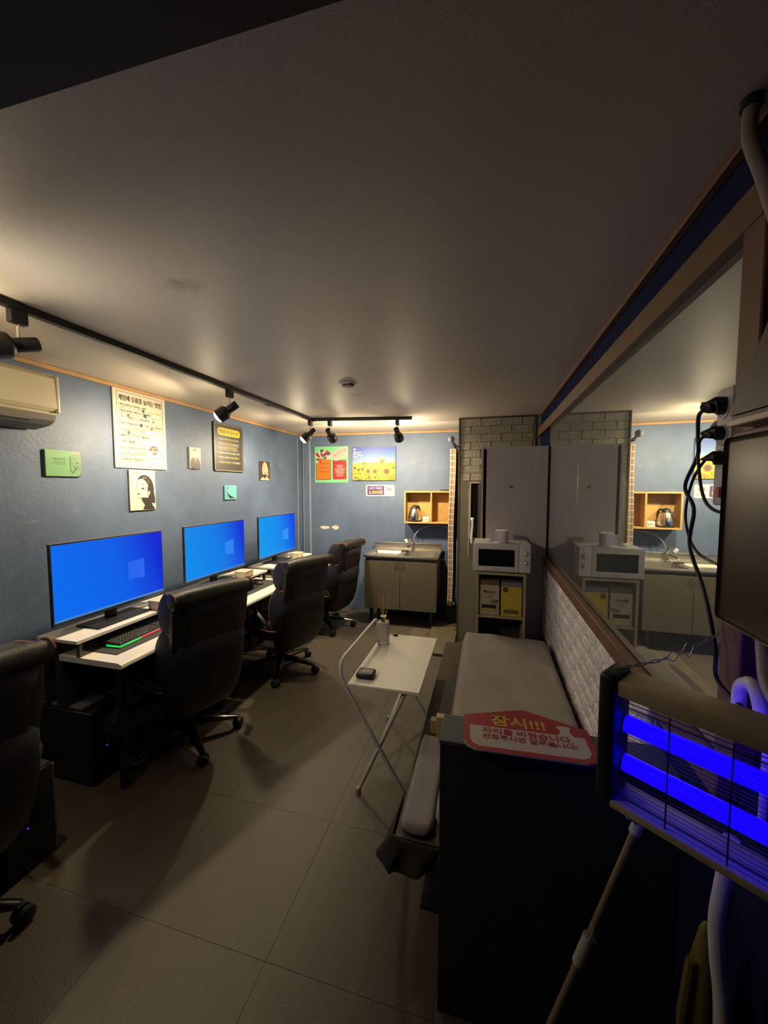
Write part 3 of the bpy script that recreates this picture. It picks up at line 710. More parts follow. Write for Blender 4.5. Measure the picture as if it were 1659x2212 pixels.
board('wall_picture', 'dark print of a pale-haired woman near the far end of the left wall', 'picture', frame_left(4.068, 1.890), 0.222, 0.224, 0.008, mat('canvas_dark', (0.05, 0.032, 0.022), 0.6), mw)

# small turquoise tile picture
tp = Print()
tp.poly((0.02, 0.02, 0.03), bez([(-0.052, 0.02), (-0.045, -0.005), (-0.02, -0.025), (0.02, -0.045), (0.058, -0.052), (0.03, -0.060), (-0.01, -0.060), (-0.035, -0.040), (-0.050, -0.010), (-0.062, 0.018)], 4))
tp.poly((0.65, 0.62, 0.52), bez([(-0.058, 0.022), (-0.05, 0.038), (-0.042, 0.022), (-0.05, 0.012)], 3)); tp.poly((0.02, 0.02, 0.03), circ(-0.050, 0.045, 0.009))
tp.poly((0.02, 0.02, 0.03), [(-0.062, 0.0), (-0.058, 0.0), (-0.062, -0.045), (-0.066, -0.045)]); tp.poly((0.02, 0.02, 0.03), [(-0.046, -0.03), (-0.042, -0.03), (-0.040, -0.055), (-0.044, -0.055)])
tp.poly((0.6, 0.62, 0.55), [(0.058, -0.048), (0.075, -0.045), (0.072, -0.056), (0.062, -0.056)])
board('wall_picture', 'small turquoise square picture of a seated figure in a long black dress', 'picture', frame_left(3.42, 1.644), 0.188, 0.142, 0.016, mat('canvas_turquoise', (0.12, 0.40, 0.44), 0.5), tp)

# green poster with cards
gp = Print(); G = (0.16, 0.52, 0.25)
for k in range(1, 24): gp.rect((0.26, 0.60, 0.33), -0.238+k*0.02, -0.244, -0.2365+k*0.02, 0.244)
for k in range(1, 24): gp.rect((0.26, 0.60, 0.33), -0.238, -0.244+k*0.0205, 0.238, -0.2425+k*0.0205)
gp.poly((0.10, 0.05, 0.02), rounded(0.218, 0.290, 0.018, cx=-0.115, cy=-0.065)); gp.poly((0.85, 0.24, 0.02), rounded(0.204, 0.276, 0.016, cx=-0.115, cy=-0.065))
gp.poly((0.10, 0.02, 0.02), rounded(0.196, 0.262, 0.018, cx=0.118, cy=-0.072)); gp.poly((0.70, 0.02, 0.025), rounded(0.182, 0.248, 0.016, cx=0.118, cy=-0.072))
def card(cx, cy, wd, ht, ang, col):
    c, s_ = math.cos(ang), math.sin(ang); q = rounded(wd, ht, 0.008, 3)
    return col, [(cx+a*c-b_*s_, cy+a*s_+b_*c) for a, b_ in q]
cols = [(0.75, 0.70, 0.55), (0.55, 0.03, 0.03), (0.78, 0.74, 0.62), (0.05, 0.04, 0.06), (0.72, 0.66, 0.5), (0.60, 0.05, 0.04), (0.10, 0.08, 0.25), (0.78, 0.72, 0.6)]
for k in range(8):
    a = PI*0.95 - k*PI*0.95/7
    gp.poly(*card(-0.115+0.075*math.cos(a), 0.100+0.065*math.sin(a), 0.060, 0.085, a-PI/2, cols[k]))
for cx, cy, r, c in ((-0.19, 0.075, 0.016, (0.05, 0.04, 0.05)), (-0.12, 0.125, 0.022, (0.55, 0.05, 0.04)), (-0.085, 0.095, 0.018, (0.12, 0.10, 0.35)), (-0.15, 0.10, 0.015, (0.7, 0.65, 0.5)), (-0.205, 0.04, 0.022, (0.75, 0.7, 0.6)), (-0.16, 0.045, 0.018, (0.55, 0.04, 0.04)), (-0.135, 0.165, 0.012, (0.75, 0.7, 0.6))):
    gp.poly(c, circ(cx, cy, r, 10))
for k in range(4):
    a = 0.75 - k*0.27
    gp.poly(*card(0.055+0.045*k, 0.115+0.025*k-0.002*k*k, 0.085, 0.130, a, (0.80-0.04*(k % 2), 0.62, 0.55)))
    x, y = 0.052+0.045*k, 0.125+0.024*k
    gp.poly((0.25, 0.10, 0.10), [(x, y+0.014), (x+0.009, y), (x, y-0.014), (x-0.009, y)])
gp.text(BK, '1. 어깨춤 금지', -0.200, 0.0, 0.03, fit=0.16); gp.text(BK, '2. 뛰고춤 금지', -0.200, -0.055, 0.03, fit=0.165); gp.text(BK, '3. 사람 찾아들기', -0.200, -0.110, 0.03, fit=0.175); gp.text(BK, '환영합니다', -0.11, -0.148, 0.014, fit=0.07)
gp.text((0.10, 0.01, 0.01), '규칙을 잘지켜주세요', 0.045, 0.020, 0.022, fit=0.15, bold=0.01)
for k, (s, wd) in enumerate([('행운을빕니다', 0.10), ('매너게임', 0.08), ('서로존중하며즐겁게', 0.155), ('게임을즐깁시다', 0.13), ('음식물은반입금지', 0.13), ('꼭 지켜요', 0.10), ('감사합니다', 0.09)]):
    gp.text((0.82, 0.72, 0.65), s, 0.12-wd/2, -0.02-k*0.0235, 0.02, fit=wd, bold=0.02)
board('wall_poster', 'green poster with playing cards and orange and red text panels', 'poster', frame_back(-2.076, 2.008), 0.482, 0.495, 0.006, mat('poster_green', G, 0.5), gp)

# sunflower field
sf = Print(); rr = random.Random(11)
nb = 16
for k in range(nb):
    t_ = k/(nb-1); c = (0.05+0.26*t_**2.2, 0.12+0.40*t_**1.6, 0.60+0.12*t_)
    y1 = 0.222-0.015*k; sf.rect(c, -0.295, y1-0.0155, 0.295, y1)
for _ in range(34):
    cx = -0.28+rr.random()**1.8*0.30; cy = 0.20-rr.random()*0.11-(cx+0.28)*0.30; r = rr.uniform(0.004, 0.014)
    cx = max(-0.27, cx); cy = min(0.205, cy)
    sf.poly((0.78, 0.80, 0.80), bez([(cx+r*1.5*math.cos(2*PI*j/7)*rr.uniform(.6, 1.1), cy+r*0.7*math.sin(2*PI*j/7)*rr.uniform(.6, 1.2)) for j in range(7)], 2))
for _ in range(22):
    cx = rr.uniform(-0.27, 0.27); cy = rr.uniform(0.02, 0.06); r = rr.uniform(0.008, 0.020)
    cx = max(-0.255, min(0.255, cx))
    sf.poly((0.72, 0.76, 0.74), bez([(cx+r*1.1*math.cos(2*PI*j/7)*rr.uniform(.6, 1.1), cy+r*0.3*math.sin(2*PI*j/7)*rr.uniform(.6, 1.2)) for j in range(7)], 2))
sf.poly((0.55, 0.46, 0.02), [(-0.295, -0.225), (0.295, -0.225), (0.295, 0.03), (0.22, 0.012), (0.1, 0.005), (-0.05, 0.012), (-0.18, 0.0), (-0.295, -0.01)])
def clampx(v): return max(-0.293, min(0.293, v))
for _ in range(420):
    x = rr.uniform(-0.285, 0.285); y = rr.uniform(-0.22, 0.01); g = rr.random()
    c = (0.80, 0.60, 0.01) if g < 0.5 else ((0.10, 0.14, 0.01) if g < 0.78 else (0.72, 0.72, 0.18))
    a = rr.uniform(0, PI); l = rr.uniform(0.008, 0.024); w2 = l*0.28
    ca, sa = math.cos(a), math.sin(a)
    q = [(clampx(x+u*ca-v*sa), max(-0.224, y+u*sa+v*ca)) for u, v in ((-l, 0), (0, w2), (l, 0), (0, -w2))]
    sf.poly(c, q)
def sunflower(cx, cy, R, core=(0.13, 0.05, 0.02)):
    n = 17
    for ring, (rad, c) in enumerate(((R, (0.85, 0.52, 0.01)), (R*0.86, (0.92, 0.66, 0.02)))):
        for k in range(n):
            a = 2*PI*(k+ring*0.5)/n; da = PI/n*1.15
            q = [(cx+math.cos(a-da)*rad*0.5, cy+math.sin(a-da)*rad*0.5), (cx+math.cos(a)*rad, cy+math.sin(a)*rad), (cx+math.cos(a+da)*rad*0.5, cy+math.sin(a+da)*rad*0.5), (cx, cy)]
            sf.poly(c, [(clampx(x), max(-0.224, y)) for x, y in q])
    sf.poly((0.55, 0.14, 0.02), [(clampx(x), y) for x, y in circ(cx, cy, R*0.45, 12)]); sf.poly(core, [(clampx(x), y) for x, y in circ(cx, cy, R*0.33, 12)])
for a in ((-0.14, 0.0, 0.032), (-0.105, -0.002, 0.028), (-0.01, -0.005, 0.024), (0.045, 0.0, 0.022), (-0.26, -0.06, 0.05), (0.27, -0.06, 0.04), (-0.205, -0.085, 0.052), (-0.155, -0.075, 0.048), (0.115, 0.025, 0.055), (-0.075, -0.105, 0.066), (0.018, -0.105, 0.074), (0.178, -0.108, 0.098)):
    sunflower(*a)
for _ in range(90):
    x = rr.uniform(-0.28, 0.28); y = rr.uniform(-0.222, -0.165); a = rr.uniform(0.2, 1.4); l = rr.uniform(0.012, 0.028)
    ca, sa = math.cos(a), math.sin(a)
    sf.poly(rr.choice([(0.05, 0.08, 0.01), (0.60, 0.60, 0.10), (0.75, 0.58, 0.04)]), [(clampx(x+u*ca-v*sa), max(-0.224, y+u*sa+v*ca)) for u, v in ((-l, 0), (0, 0.004), (l, 0), (0, -0.004))])
board('wall_picture', 'canvas picture of a sunflower field under a blue sky', 'picture', frame_back(-1.475, 2.015), 0.592, 0.452, 0.022, mat('canvas_edge', (0.10, 0.10, 0.10), 0.6), sf)

# price sign
ps = Print(); PU = (0.11, 0.035, 0.30)
ps.poly(PU, rounded(0.235, 0.124, 0.012, cx=-0.062)); ps.text((0.85, 0.78, 0.70), '1시간 이용료', -0.155, 0.018, 0.038, fit=0.186, bold=0.02)
ps.text((0.90, 0.72, 0.05), '5,000원', -0.155, -0.042, 0.055, fit=0.19, bold=0.025)
for k in range(20):
    a0, a1 = 2*PI*k/20, 2*PI*(k+1)/20
    ps.poly((0.38, 0.10, 0.08), [(0.125+0.028*math.cos(a0), 0.02+0.028*math.sin(a0)), (0.125+0.028*math.cos(a1), 0.02+0.028*math.sin(a1)), (0.125+0.021*math.cos(a1), 0.02+0.021*math.sin(a1)), (0.125+0.021*math.cos(a0), 0.02+0.021*math.sin(a0))])
ps.poly((0.38, 0.10, 0.08), [(0.105, 0.034), (0.111, 0.040), (0.145, 0.006), (0.139, 0.0)]); ps.rect((0.30, 0.10, 0.08), 0.090, 0.017, 0.160, 0.023)
ps.text((0.20, 0.08, 0.07), '금연구역', 0.082, -0.048, 0.022, fit=0.085, bold=0.01)
board('price_sign', 'white and purple price sign reading 5,000 under the sunflower picture', 'sign', frame_back(-1.390, 1.652), 0.392, 0.150, 0.006, mat('sign_white', (0.80, 0.74, 0.64), 0.45), ps, rnd=0.018)

# ================================================================== COMPUTER DESKS
def make_desk(label, loc):
    t = thing('computer_desk', label, 'desk', loc, 0, 'computer desks')      # origin: floor, wall side, near end
    MB().prism([(0.165, 0.728), (0.165, 0.76), (0.585, 0.76), (0.607, 0.752), (0.612, 0.738), (0.606, 0.728)], 'y', 0, 0.95).build('desktop', 'whitelam', t)
    box('raised_shelf', (0.03, -0.02, 0.842), (0.33, 0.90, 0.86), 'whitelam', t, bev=0.001, seg=1)
    box('shelf_support', (0.295, 0.0, 0.7605), (0.32, 0.016, 0.842), 'greylam', t)
    box('shelf_support', (0.295, 0.864, 0.7605), (0.32, 0.88, 0.842), 'greylam', t)
    box('shelf_riser', (0.10, 0.02, 0.40), (0.16, 0.86, 0.842), 'blackmat', t)
    box('back_panel', (0.005, 0.02, 0.35), (0.02, 0.93, 0.727), 'blackmat', t)
    for x in (0.10, 0.50):
        for y in (0.05, 0.88): box('leg', (x, y, 0.0), (x+0.035, y+0.035, 0.727), 'black', t, bev=0.002, seg=1)
    box('foot_rail', (0.135, 0.055, 0.30), (0.50, 0.078, 0.322), 'black', t)
    box('foot_rail', (0.135, 0.885, 0.30), (0.50, 0.908, 0.322), 'black', t)
    box('cross_rail', (0.51, 0.085, 0.690), (0.53, 0.88, 0.727), 'black', t)
    return t
DY = [1.56, 2.525, 3.545]
make_desk('white computer desk nearest the camera, with the glowing keyboard on it', (-2.47, DY[0], 0))
make_desk('white computer desk under the middle monitor, half hidden by a chair', (-2.47, DY[1], 0))
make_desk('white computer desk under the farthest monitor', (-2.47, DY[2], 0))

def make_monitor(label, y0, y1, z0, z1, x, scr, pane, yaw=0.0):
    t = thing('monitor', label, 'monitor', (x, (y0+y1)/2, 0.8605), yaw, 'desktop monitors')
    wd = y1-y0; a = -wd/2; z0 -= 0.8605; z1 -= 0.8605
    box('housing', (-0.045, a+0.12, z0+0.06), (-0.022, -a-0.12, z1-0.08), 'blackmat', t, bev=0.008)
    box('bezel', (-0.014, a, z0), (0.004, -a, z1), 'black', t, bev=0.003)
    box('bezel_edge', (-0.0135, a-0.0015, z1+0.0002), (0.0045, -a+0.0015, z1+0.0030), 'greyclamp', t)
    s = box('screen', (0.0041, a+0.008, z0+0.018), (0.0050, -a-0.008, z1-0.008), scr, t)
    box('taskbar', (0.00505, a+0.008, z0+0.018), (0.0054, -a-0.008, z0+0.030), 'taskbar', s)
    cy, cz, sx, sz = wd*0.205, (z0+z1)/2-0.01, 0.062, 0.062
    for iy in (0, 1):
        for iz in (0, 1):
            ya, yb = cy+(iy-1)*sx+0.001, cy+iy*sx-0.001; za, zb = cz+(iz-1)*sz+0.001, cz+iz*sz-0.001
            fan = lambda y_: (y_-cy)*0.10
            mb = MB(); P_ = [(ya, za+(-fan(ya) if iz == 0 else 0)), (yb, za+(-fan(yb) if iz == 0 else 0)), (yb, zb+(fan(yb) if iz else 0)), (ya, zb+(fan(ya) if iz else 0))]
            mb.prism([(p_[0], p_[1]) for p_ in P_], 'x', 0.00505, 0.0054); mb.build('window_pane', pane, s)
    box('neck', (-0.060, -0.035, 0.010), (-0.035, 0.035, z0+0.14), 'black', t, bev=0.004)
    box('stand_base', (-0.095, -0.185, 0.0), (0.085, 0.185, 0.010), 'black', t, bev=0.003)
    return t
make_monitor('large monitor with a plain blue desktop, nearest the camera', 1.520, 2.268, 0.930, 1.387, -2.28, 'scr1', 'pane1')
make_monitor('blue-lit monitor in the middle of the row', 2.475, 3.245, 0.930, 1.387, -2.28, 'scr2', 'pane2')
make_monitor('blue-lit monitor at the far end of the row', 3.490, 4.270, 0.930, 1.387, -2.28, 'scr3', 'pane3')

def make_pad(label, loc, ln):
    o = MB().box((0, 0, 0), (0.30, ln, 0.004), 0.0015, 1).build('desk_pad', 'pad'); o.location = loc
    return tag(o, label, 'desk pad', 'dark desk pads')
make_pad('dark desk pad under the rainbow-lit keyboard', (-2.285, DY[0]+0.08, 0.7605), 0.80)
make_pad('dark desk pad on the middle desk', (-2.285, DY[1]+0.08, 0.7605), 0.80)
make_pad('dark desk pad on the farthest desk', (-2.285, DY[2]+0.08, 0.7605), 0.80)

def make_keyboard(label, loc, rot, lit):
    t = thing('keyboard', label, 'keyboard', loc, rot, 'keyboards')   # x: depth toward the user, y: length
    MB().prism([(-0.075, 0.0), (-0.075, 0.026), (0.068, 0.016), (0.075, 0.008), (0.075, 0.0)], 'y', -0.22, 0.22).build('case', 'black', t)
    kb = MB(); 
    for r in range(6):
        x = -0.066+r*0.0215+(0.004 if r else 0); zt = 0.0262-(x+0.075)*0.07
        y = -0.212
        while y < 0.205:
            wk = 0.017
            if r == 5 and -0.11 < y < -0.03: wk = 0.10
            if (0.075 < y < 0.088) or (0.135 < y < 0.145): y += 0.009; continue
            kb.box((x, y, zt-0.002), (x+0.0185, y+wk, zt+0.007), 0.0022, 1); y += wk+0.0026
    k = kb.build('keys', 'keys', t); k['kind'] = 'stuff'
    if lit:
        box('light_bar', (0.0745, -0.221, 0.004), (0.080, -0.075, 0.013), 'ledgreen', t, bev=0.002, seg=1); box('light_bar', (-0.02, -0.2245, 0.006), (0.075, -0.2205, 0.014), 'ledgreen', t)
        box('light_bar', (0.0745, -0.074, 0.004), (0.080, 0.075, 0.013), 'ledred', t, bev=0.002, seg=1)
        box('light_bar', (0.0745, 0.076, 0.004), (0.080, 0.221, 0.013), 'ledblue', t, bev=0.002, seg=1)
        box('light_bar', (0.000, 0.088, 0.0205), (0.003, 0.135, 0.0215), 'ledblue', t)
    return t
make_keyboard('black keyboard with a green, red and blue light bar', (-2.125, 1.925, 0.7648), 0.04, True)
make_keyboard('unlit black keyboard on the middle desk, behind the nearest chair back', (-2.125, 2.90, 0.7648), 0.0, False)
make_keyboard('unlit black keyboard on the farthest desk', (-2.125, 3.92, 0.7648), 0.0, False)
def make_mouse(label, loc, rz):
    t = thing('mouse', label, 'mouse', loc, rz, 'computer mice')
    rings = []
    for x, wy, hz in ((-0.055, 0.012, 0.010), (-0.045, 0.027, 0.024), (-0.015, 0.032, 0.037), (0.02, 0.030, 0.033), (0.045, 0.027, 0.020), (0.056, 0.018, 0.010)):
        rings.append([(x, wy*math.cos(PI*k/8), max(0, hz*math.sin(PI*k/8))) for k in range(9)] + [(x, 0, 0.0)])
    MB().loft(rings).build('shell', 'black', t, smooth=True)
    MB().lathe([(0, -0.003), (0.008, -0.003), (0.008, 0.003), (0, 0.003)], 10, Matrix.Translation((0.03, 0, 0.030)) @ Matrix.Rotation(PI/2, 4, 'X'), cap=False).build('wheel', 'chrome', t)
make_mouse('black mouse on the nearest desk, behind the nearest chair back', (-2.10, 2.29, 0.765), PI)
make_mouse('black mouse on the middle desk beyond the keyboard', (-2.12, 3.215, 0.765), PI)
t = thing('usb_hub', 'small black box with a blue light under the monitor shelf', 'hub', (-2.16, 2.02, 0.7608))
box('body', (-0.03, -0.03, 0), (0.02, 0.05, 0.022), 'black', t, bev=0.003); box('light', (0.0201, 0.0, 0.010), (0.0215, 0.008, 0.016), 'ledblue', t)

def make_caddy(label, loc, rz=0.0):
    t = thing('tissue_box', label, 'box', loc, rz, 'cream boxes')
    MB().box((-0.055, -0.065, 0), (0.055, 0.065, 0.056), 0.003, 2).build('body', 'cream', t, smooth=True)
    MB().box((-0.057, -0.067, 0.0565), (0.057, 0.067, 0.064), 0.002, 1).build('lid', 'cream', t, smooth=True)
make_caddy('cream box on the shelf beside the nearest monitor', (-2.175, 2.150, 0.8605))
make_caddy('cream box on the shelf beside the middle monitor', (-2.175, 3.085, 0.8605))
make_caddy('cream box on the shelf beside the farthest monitor', (-2.175, 4.115, 0.8605))

def make_pc(label, loc, rz):
    t = thing('computer_tower', label, 'computer tower', loc, rz, 'computer towers')   # front faces +x
    MB().box((-0.22, -0.10, 0.012), (0.20, 0.10, 0.43), 0.004, 1).build('case', 'black', t, smooth=True)
    MB().box((0.2005, -0.098, 0.014), (0.222, 0.098, 0.428), 0.008, 2).build('front_panel', 'glassblack', t, smooth=True)
    box('edge_strip', (0.216, 0.090, 0.02), (0.2235, 0.0985, 0.425), 'greyclamp', t); box('edge_strip', (0.10, -0.1005, 0.4285), (0.222, -0.095, 0.4325), 'wire', t)
    box('vent', (-0.18, -0.075, 0.4302), (0.12, 0.075, 0.434), 'greyclamp', t); box('power_light', (0.2225, -0.02, 0.20), (0.2235, -0.014, 0.206), 'ledblue', t)
    for x in (-0.18, 0.16):
        for y in (-0.08, 0.08): MB().lathe([(0, 0), (0.014, 0), (0.014, 0.013), (0, 0.013)], 10, Matrix.Translation((x, y, 0)), cap=False).build('foot', 'black', t)
make_pc('black computer tower on the floor at the left edge, its top catching light', (-2.145, 1.155, 0.0), 0.0)
make_pc('black computer tower under the nearest desk with a tiny blue light', (-2.335, 1.675, 0.0), 0.0)

# ================================================================== EXECUTIVE CHAIRS (front faces local +x)
def supel(cx, cy, a, b, z, n=24, e=0.6):
    out = []
    for k in range(n):
        t_ = 2*PI*k/n; c, s_ = math.cos(t_), math.sin(t_)
        out.append((cx+a*math.copysign(abs(c)**e, c), cy+b*math.copysign(abs(s_)**e, s_), z))
    return out
def make_chair(label, loc, rz, lift=0.0, base_rot=0.0):
    t = thing('office_chair', label, 'chair', loc, rz, 'black office chairs with orange piping')
    L = lift
    # five-star base
    ba = MB().lathe([(0, 0.075), (0.040, 0.075), (0.046, 0.085), (0.040, 0.115), (0.030, 0.125), (0, 0.125)], 16, cap=False).build('base_hub', 'darkchrome', t, smooth=True)
    for k in range(5):
        a = base_rot + 2*PI*k/5; c, s_ = math.cos(a), math.sin(a)
        mb = MB(); rg = []
        for r, z, hw, hh in ((0.03, 0.112, 0.032, 0.026), (0.15, 0.105, 0.028, 0.020), (0.27, 0.086, 0.021, 0.014), (0.318, 0.078, 0.017, 0.011)):
            rg.append([(r, hw*u, z+hh*v) for u, v in ((-1, -0.6), (1, -0.6), (1, 0.4), (0.55, 1), (-0.55, 1), (-1, 0.4))])
        mb.loft(rg, Matrix.Rotation(a, 4, 'Z')); mb.build('base_arm', 'darkchrome', t, smooth=True)
        cs = MB().lathe([(0, -0.028), (0.027, -0.028), (0.033, -0.023), (0.033, -0.007), (0.018, -0.005), (0.018, 0.005), (0.033, 0.007), (0.033, 0.023), (0.027, 0.028), (0, 0.028)], 14,
                        Matrix.Translation((0.325*c, 0.325*s_, 0.0335)) @ Matrix.Rotation(a+PI/3, 4, 'Z') @ Matrix.Rotation(PI/2, 4, 'X'), cap=False).build('caster', 'black', t, smooth=True)
        MB().tube([(0.312*c, 0.312*s_, 0.035), (0.312*c, 0.312*s_, 0.070)], 0.008, 6).build('caster_pin', 'black', cs)
    MB().lathe([(0, 0.12), (0.028, 0.12), (0.028, 0.26), (0.019, 0.265), (0.019, 0.335+L), (0, 0.335+L)], 14, cap=False).build('gas_column', 'black', t, smooth=True)
    MB().box((-0.12, -0.09, 0.320+L), (0.10, 0.09, 0.365+L), 0.01, 2).build('tilt_mechanism', 'black', t, smooth=True)
    # seat
    z0 = 0.365+L
    rings = [supel(0.03, 0, 0.22, 0.23, z0, e=0.5), supel(0.03, 0, 0.255, 0.26, z0+0.02, e=0.5), supel(0.035, 0, 0.27, 0.27, z0+0.075, e=0.45), supel(0.035, 0, 0.265, 0.265, z0+0.125, e=0.45), supel(0.03, 0, 0.235, 0.235, z0+0.150, e=0.5)]
    st = MB().loft(rings).build('seat', 'leather', t, smooth=True)
    MB().tube([Vector(p) for p in supel(0.035, 0, 0.272, 0.272, z0+0.105, n=40, e=0.45)]+[Vector(supel(0.035, 0, 0.272, 0.272, z0+0.105, n=40, e=0.45)[0])], 0.0045, 6).build('piping', 'orange', st, smooth=True)
    # backrest: leaning shell, lower belly, shoulders
    def cx(z): return -0.235 - (z-0.45)*0.16 + max(0, 0.60-z)*0.16
    rs = []
    for z, hw, hd in ((0.265, 0.15, 0.035), (0.280, 0.195, 0.070), (0.34, 0.228, 0.092), (0.44, 0.244, 0.090), (0.54, 0.247, 0.072), (0.62, 0.243, 0.052), (0.70, 0.238, 0.042), (0.80, 0.243, 0.042), (0.90, 0.248, 0.040), (0.98, 0.248, 0.036), (1.035, 0.240, 0.030)):
        rs.append(supel(cx(z)-0.02, 0, hd, hw, z+L, e=0.55))
    bk = MB().loft(rs).build('backrest', 'leather', t, smooth=True)
    MB().tube([(cx(0.60)-0.066, -0.20, 0.60+L), (cx(0.60)-0.070, 0.0, 0.585+L), (cx(0.60)-0.066, 0.20, 0.60+L)], 0.004, 6).build('seam', 'blackmat', bk)
    # raised rear panel
    rs = [supel(cx(z)-0.058, 0, 0.014, hw, z+L, e=0.45) for z, hw in ((0.66, 0.15), (0.69, 0.175), (0.80, 0.190), (0.92, 0.185), (0.955, 0.16))]
    MB().loft(rs).build('rear_panel', 'leather', bk, smooth=True)
    # front cushions bulging at the sides, with piping
    def cushion(name, za, zb, bulge, hw, parent):
        n = 9; rs = []
        for k in range(n):
            u = k/(n-1); z = za+(zb-za)*u; f = math.sin(PI*min(1, max(0, 0.08+0.84*u)))**0.55
            rs.append(supel(cx(z)+0.055, 0, bulge*f+0.004, hw*(0.90+0.10*f), z+L, e=0.6))
        o = MB().loft(rs).build(name, 'leather2', parent, smooth=True)
        for s_ in (-1, 1):
            pp = []
            for k in range(13):
                u = k/12; z = za+(zb-za)*u; f = math.sin(PI*min(1, max(0, 0.08+0.84*u)))**0.55
                pp.append((cx(z)+0.055+(bulge*f)*0.70, s_*hw*(0.90+0.10*f)*0.905, z+L))
            pp = [(cx(za)+0.01, s_*hw*0.82, za+L)]+pp+[(cx(zb)-0.015, s_*hw*0.93, zb+L+0.004)]
            MB().tube(pp, 0.0048, 6).build('piping', 'brownpipe' if name == 'head_cushion' else 'orange', o, smooth=True)
        return o
    cushion('lumbar_cushion', 0.515, 0.835, 0.150, 0.258, bk)
    cushion('head_cushion', 0.838, 1.072, 0.135, 0.252, bk)
    # rolled top
    zt = 1.040+L; xt = cx(1.04)-0.035
    rr_ = MB(); pts = [(xt, -0.262, zt), (xt, -0.255, zt), (xt, -0.18, zt+0.006), (xt, 0, zt+0.008), (xt, 0.18, zt+0.006), (xt, 0.255, zt), (xt, 0.262, zt)]
    rr_.tube(pts, [0.030, 0.044, 0.050, 0.051, 0.050, 0.044, 0.030], 16).build('headrest_roll', 'leather', bk, smooth=True)
    for s_ in (-1, 1):
        pp = [(xt+0.050*math.cos(a), s_*0.252, zt+0.050*math.sin(a)) for a in [PI*(-0.10+0.09*k) for k in range(12)]]
        MB().tube(pp, 0.0045, 6).build('piping', 'brownpipe', bk, smooth=True)
    # arms
    for s_ in (-1, 1):
        ar = MB().tube([(-0.20, s_*0.275, 0.50+L), (-0.16, s_*0.315, 0.56+L), (-0.02, s_*0.325, 0.665+L), (0.12, s_*0.325, 0.655+L), (0.16, s_*0.315, 0.57+L), (0.12, s_*0.270, 0.475+L)], 0.016, 8).build('armrest', 'black', t, smooth=True)
        MB().box((-0.06, s_*0.325-0.032, 0.672+L), (0.17, s_*0.325+0.032, 0.702+L), 0.013, 3).build('arm_pad', 'leather', ar, smooth=True)
        MB().box((0.172, s_*0.325-0.026, 0.672+L), (0.215, s_*0.325+0.026, 0.698+L), 0.010, 2).build('arm_tip', 'greypad', ar, smooth=True)
    return t
FACE = PI
make_chair('black office chair nearest the glowing keyboard, seen whole from behind', (-1.93, 2.065, 0), FACE-0.33, 0.02, 0.40)
make_chair('black office chair at the middle desk, with an orange arm pad on its left', (-1.815, 3.14, 0), FACE-0.36, 0.0, -0.27)
make_chair('black office chair at the farthest desk, turned side-on', (-1.86, 4.255, 0), FACE-0.14, -0.01, -0.17)
make_chair('black office chair cut off by the left edge of the picture', (-2.01, 0.835, 0), FACE-0.06, 0.03, math.radians(28)-FACE+0.06)
t = thing('arm_cover', 'orange padded arm cover lying beside the middle chair', 'arm pad', (-2.00, 2.80, 0.655)); 
MB().box((-0.06, -0.035, 0), (0.06, 0.035, 0.022), 0.010, 3).build('pad', 'orangepad', t, smooth=True); MB().tube([(-0.02, 0, -0.002), (-0.02, 0.02, -0.17)], 0.01, 8).build('post', 'greypad', t)

# ================================================================== SINK CORNER
t = thing('sink_unit', 'grey two-door sink cabinet with a steel top against the far wall', 'sink', (-1.0, 4.72, 0), 0.02)
SX0, SX1, SY0, SY1 = -0.445, 0.440, -0.255, 0.245
b = MB(); b.box((SX0, SY0+0.02, 0.215), (SX0+0.016, SY1, 0.815)); b.box((SX1-0.016, SY0+0.02, 0.215), (SX1, SY1, 0.815)); b.box((SX0+0.016, SY0+0.02, 0.215), (SX1-0.016, SY1, 0.231)); b.box((SX0+0.016, SY1-0.012, 0.231), (SX1-0.016, SY1, 0.815))
b.box((SX0+0.016, SY0+0.02, 0.80), (SX1-0.016, SY0+0.036, 0.835)); b.build('carcass', 'greydark', t)
for a, b_, kx in ((SX0, -0.004, -0.045), (0.000, SX1, 0.030)):
    d = box('door', (a+0.001, SY0, 0.212), (b_, SY0+0.018, 0.805), 'greylam', t, bev=0.0015, seg=1)
    MB().lathe([(0.0, 0.0), (0.005, 0.0), (0.005, 0.012), (0.012, 0.016), (0.012, 0.022), (0.008, 0.027), (0.0, 0.028)], 14, Matrix.Translation((kx, SY0, 0.790 if a < -0.1 else 0.786)) @ Matrix.Rotation(PI/2, 4, 'X'), cap=False).build('knob', 'chrome', d, smooth=True)
for x in (SX0+0.05, SX1-0.09):
    for y in (SY0+0.05, SY1-0.06): box('leg', (x, y, 0), (x+0.04, y+0.04, 0.214), 'black', t, bev=0.004, seg=1)
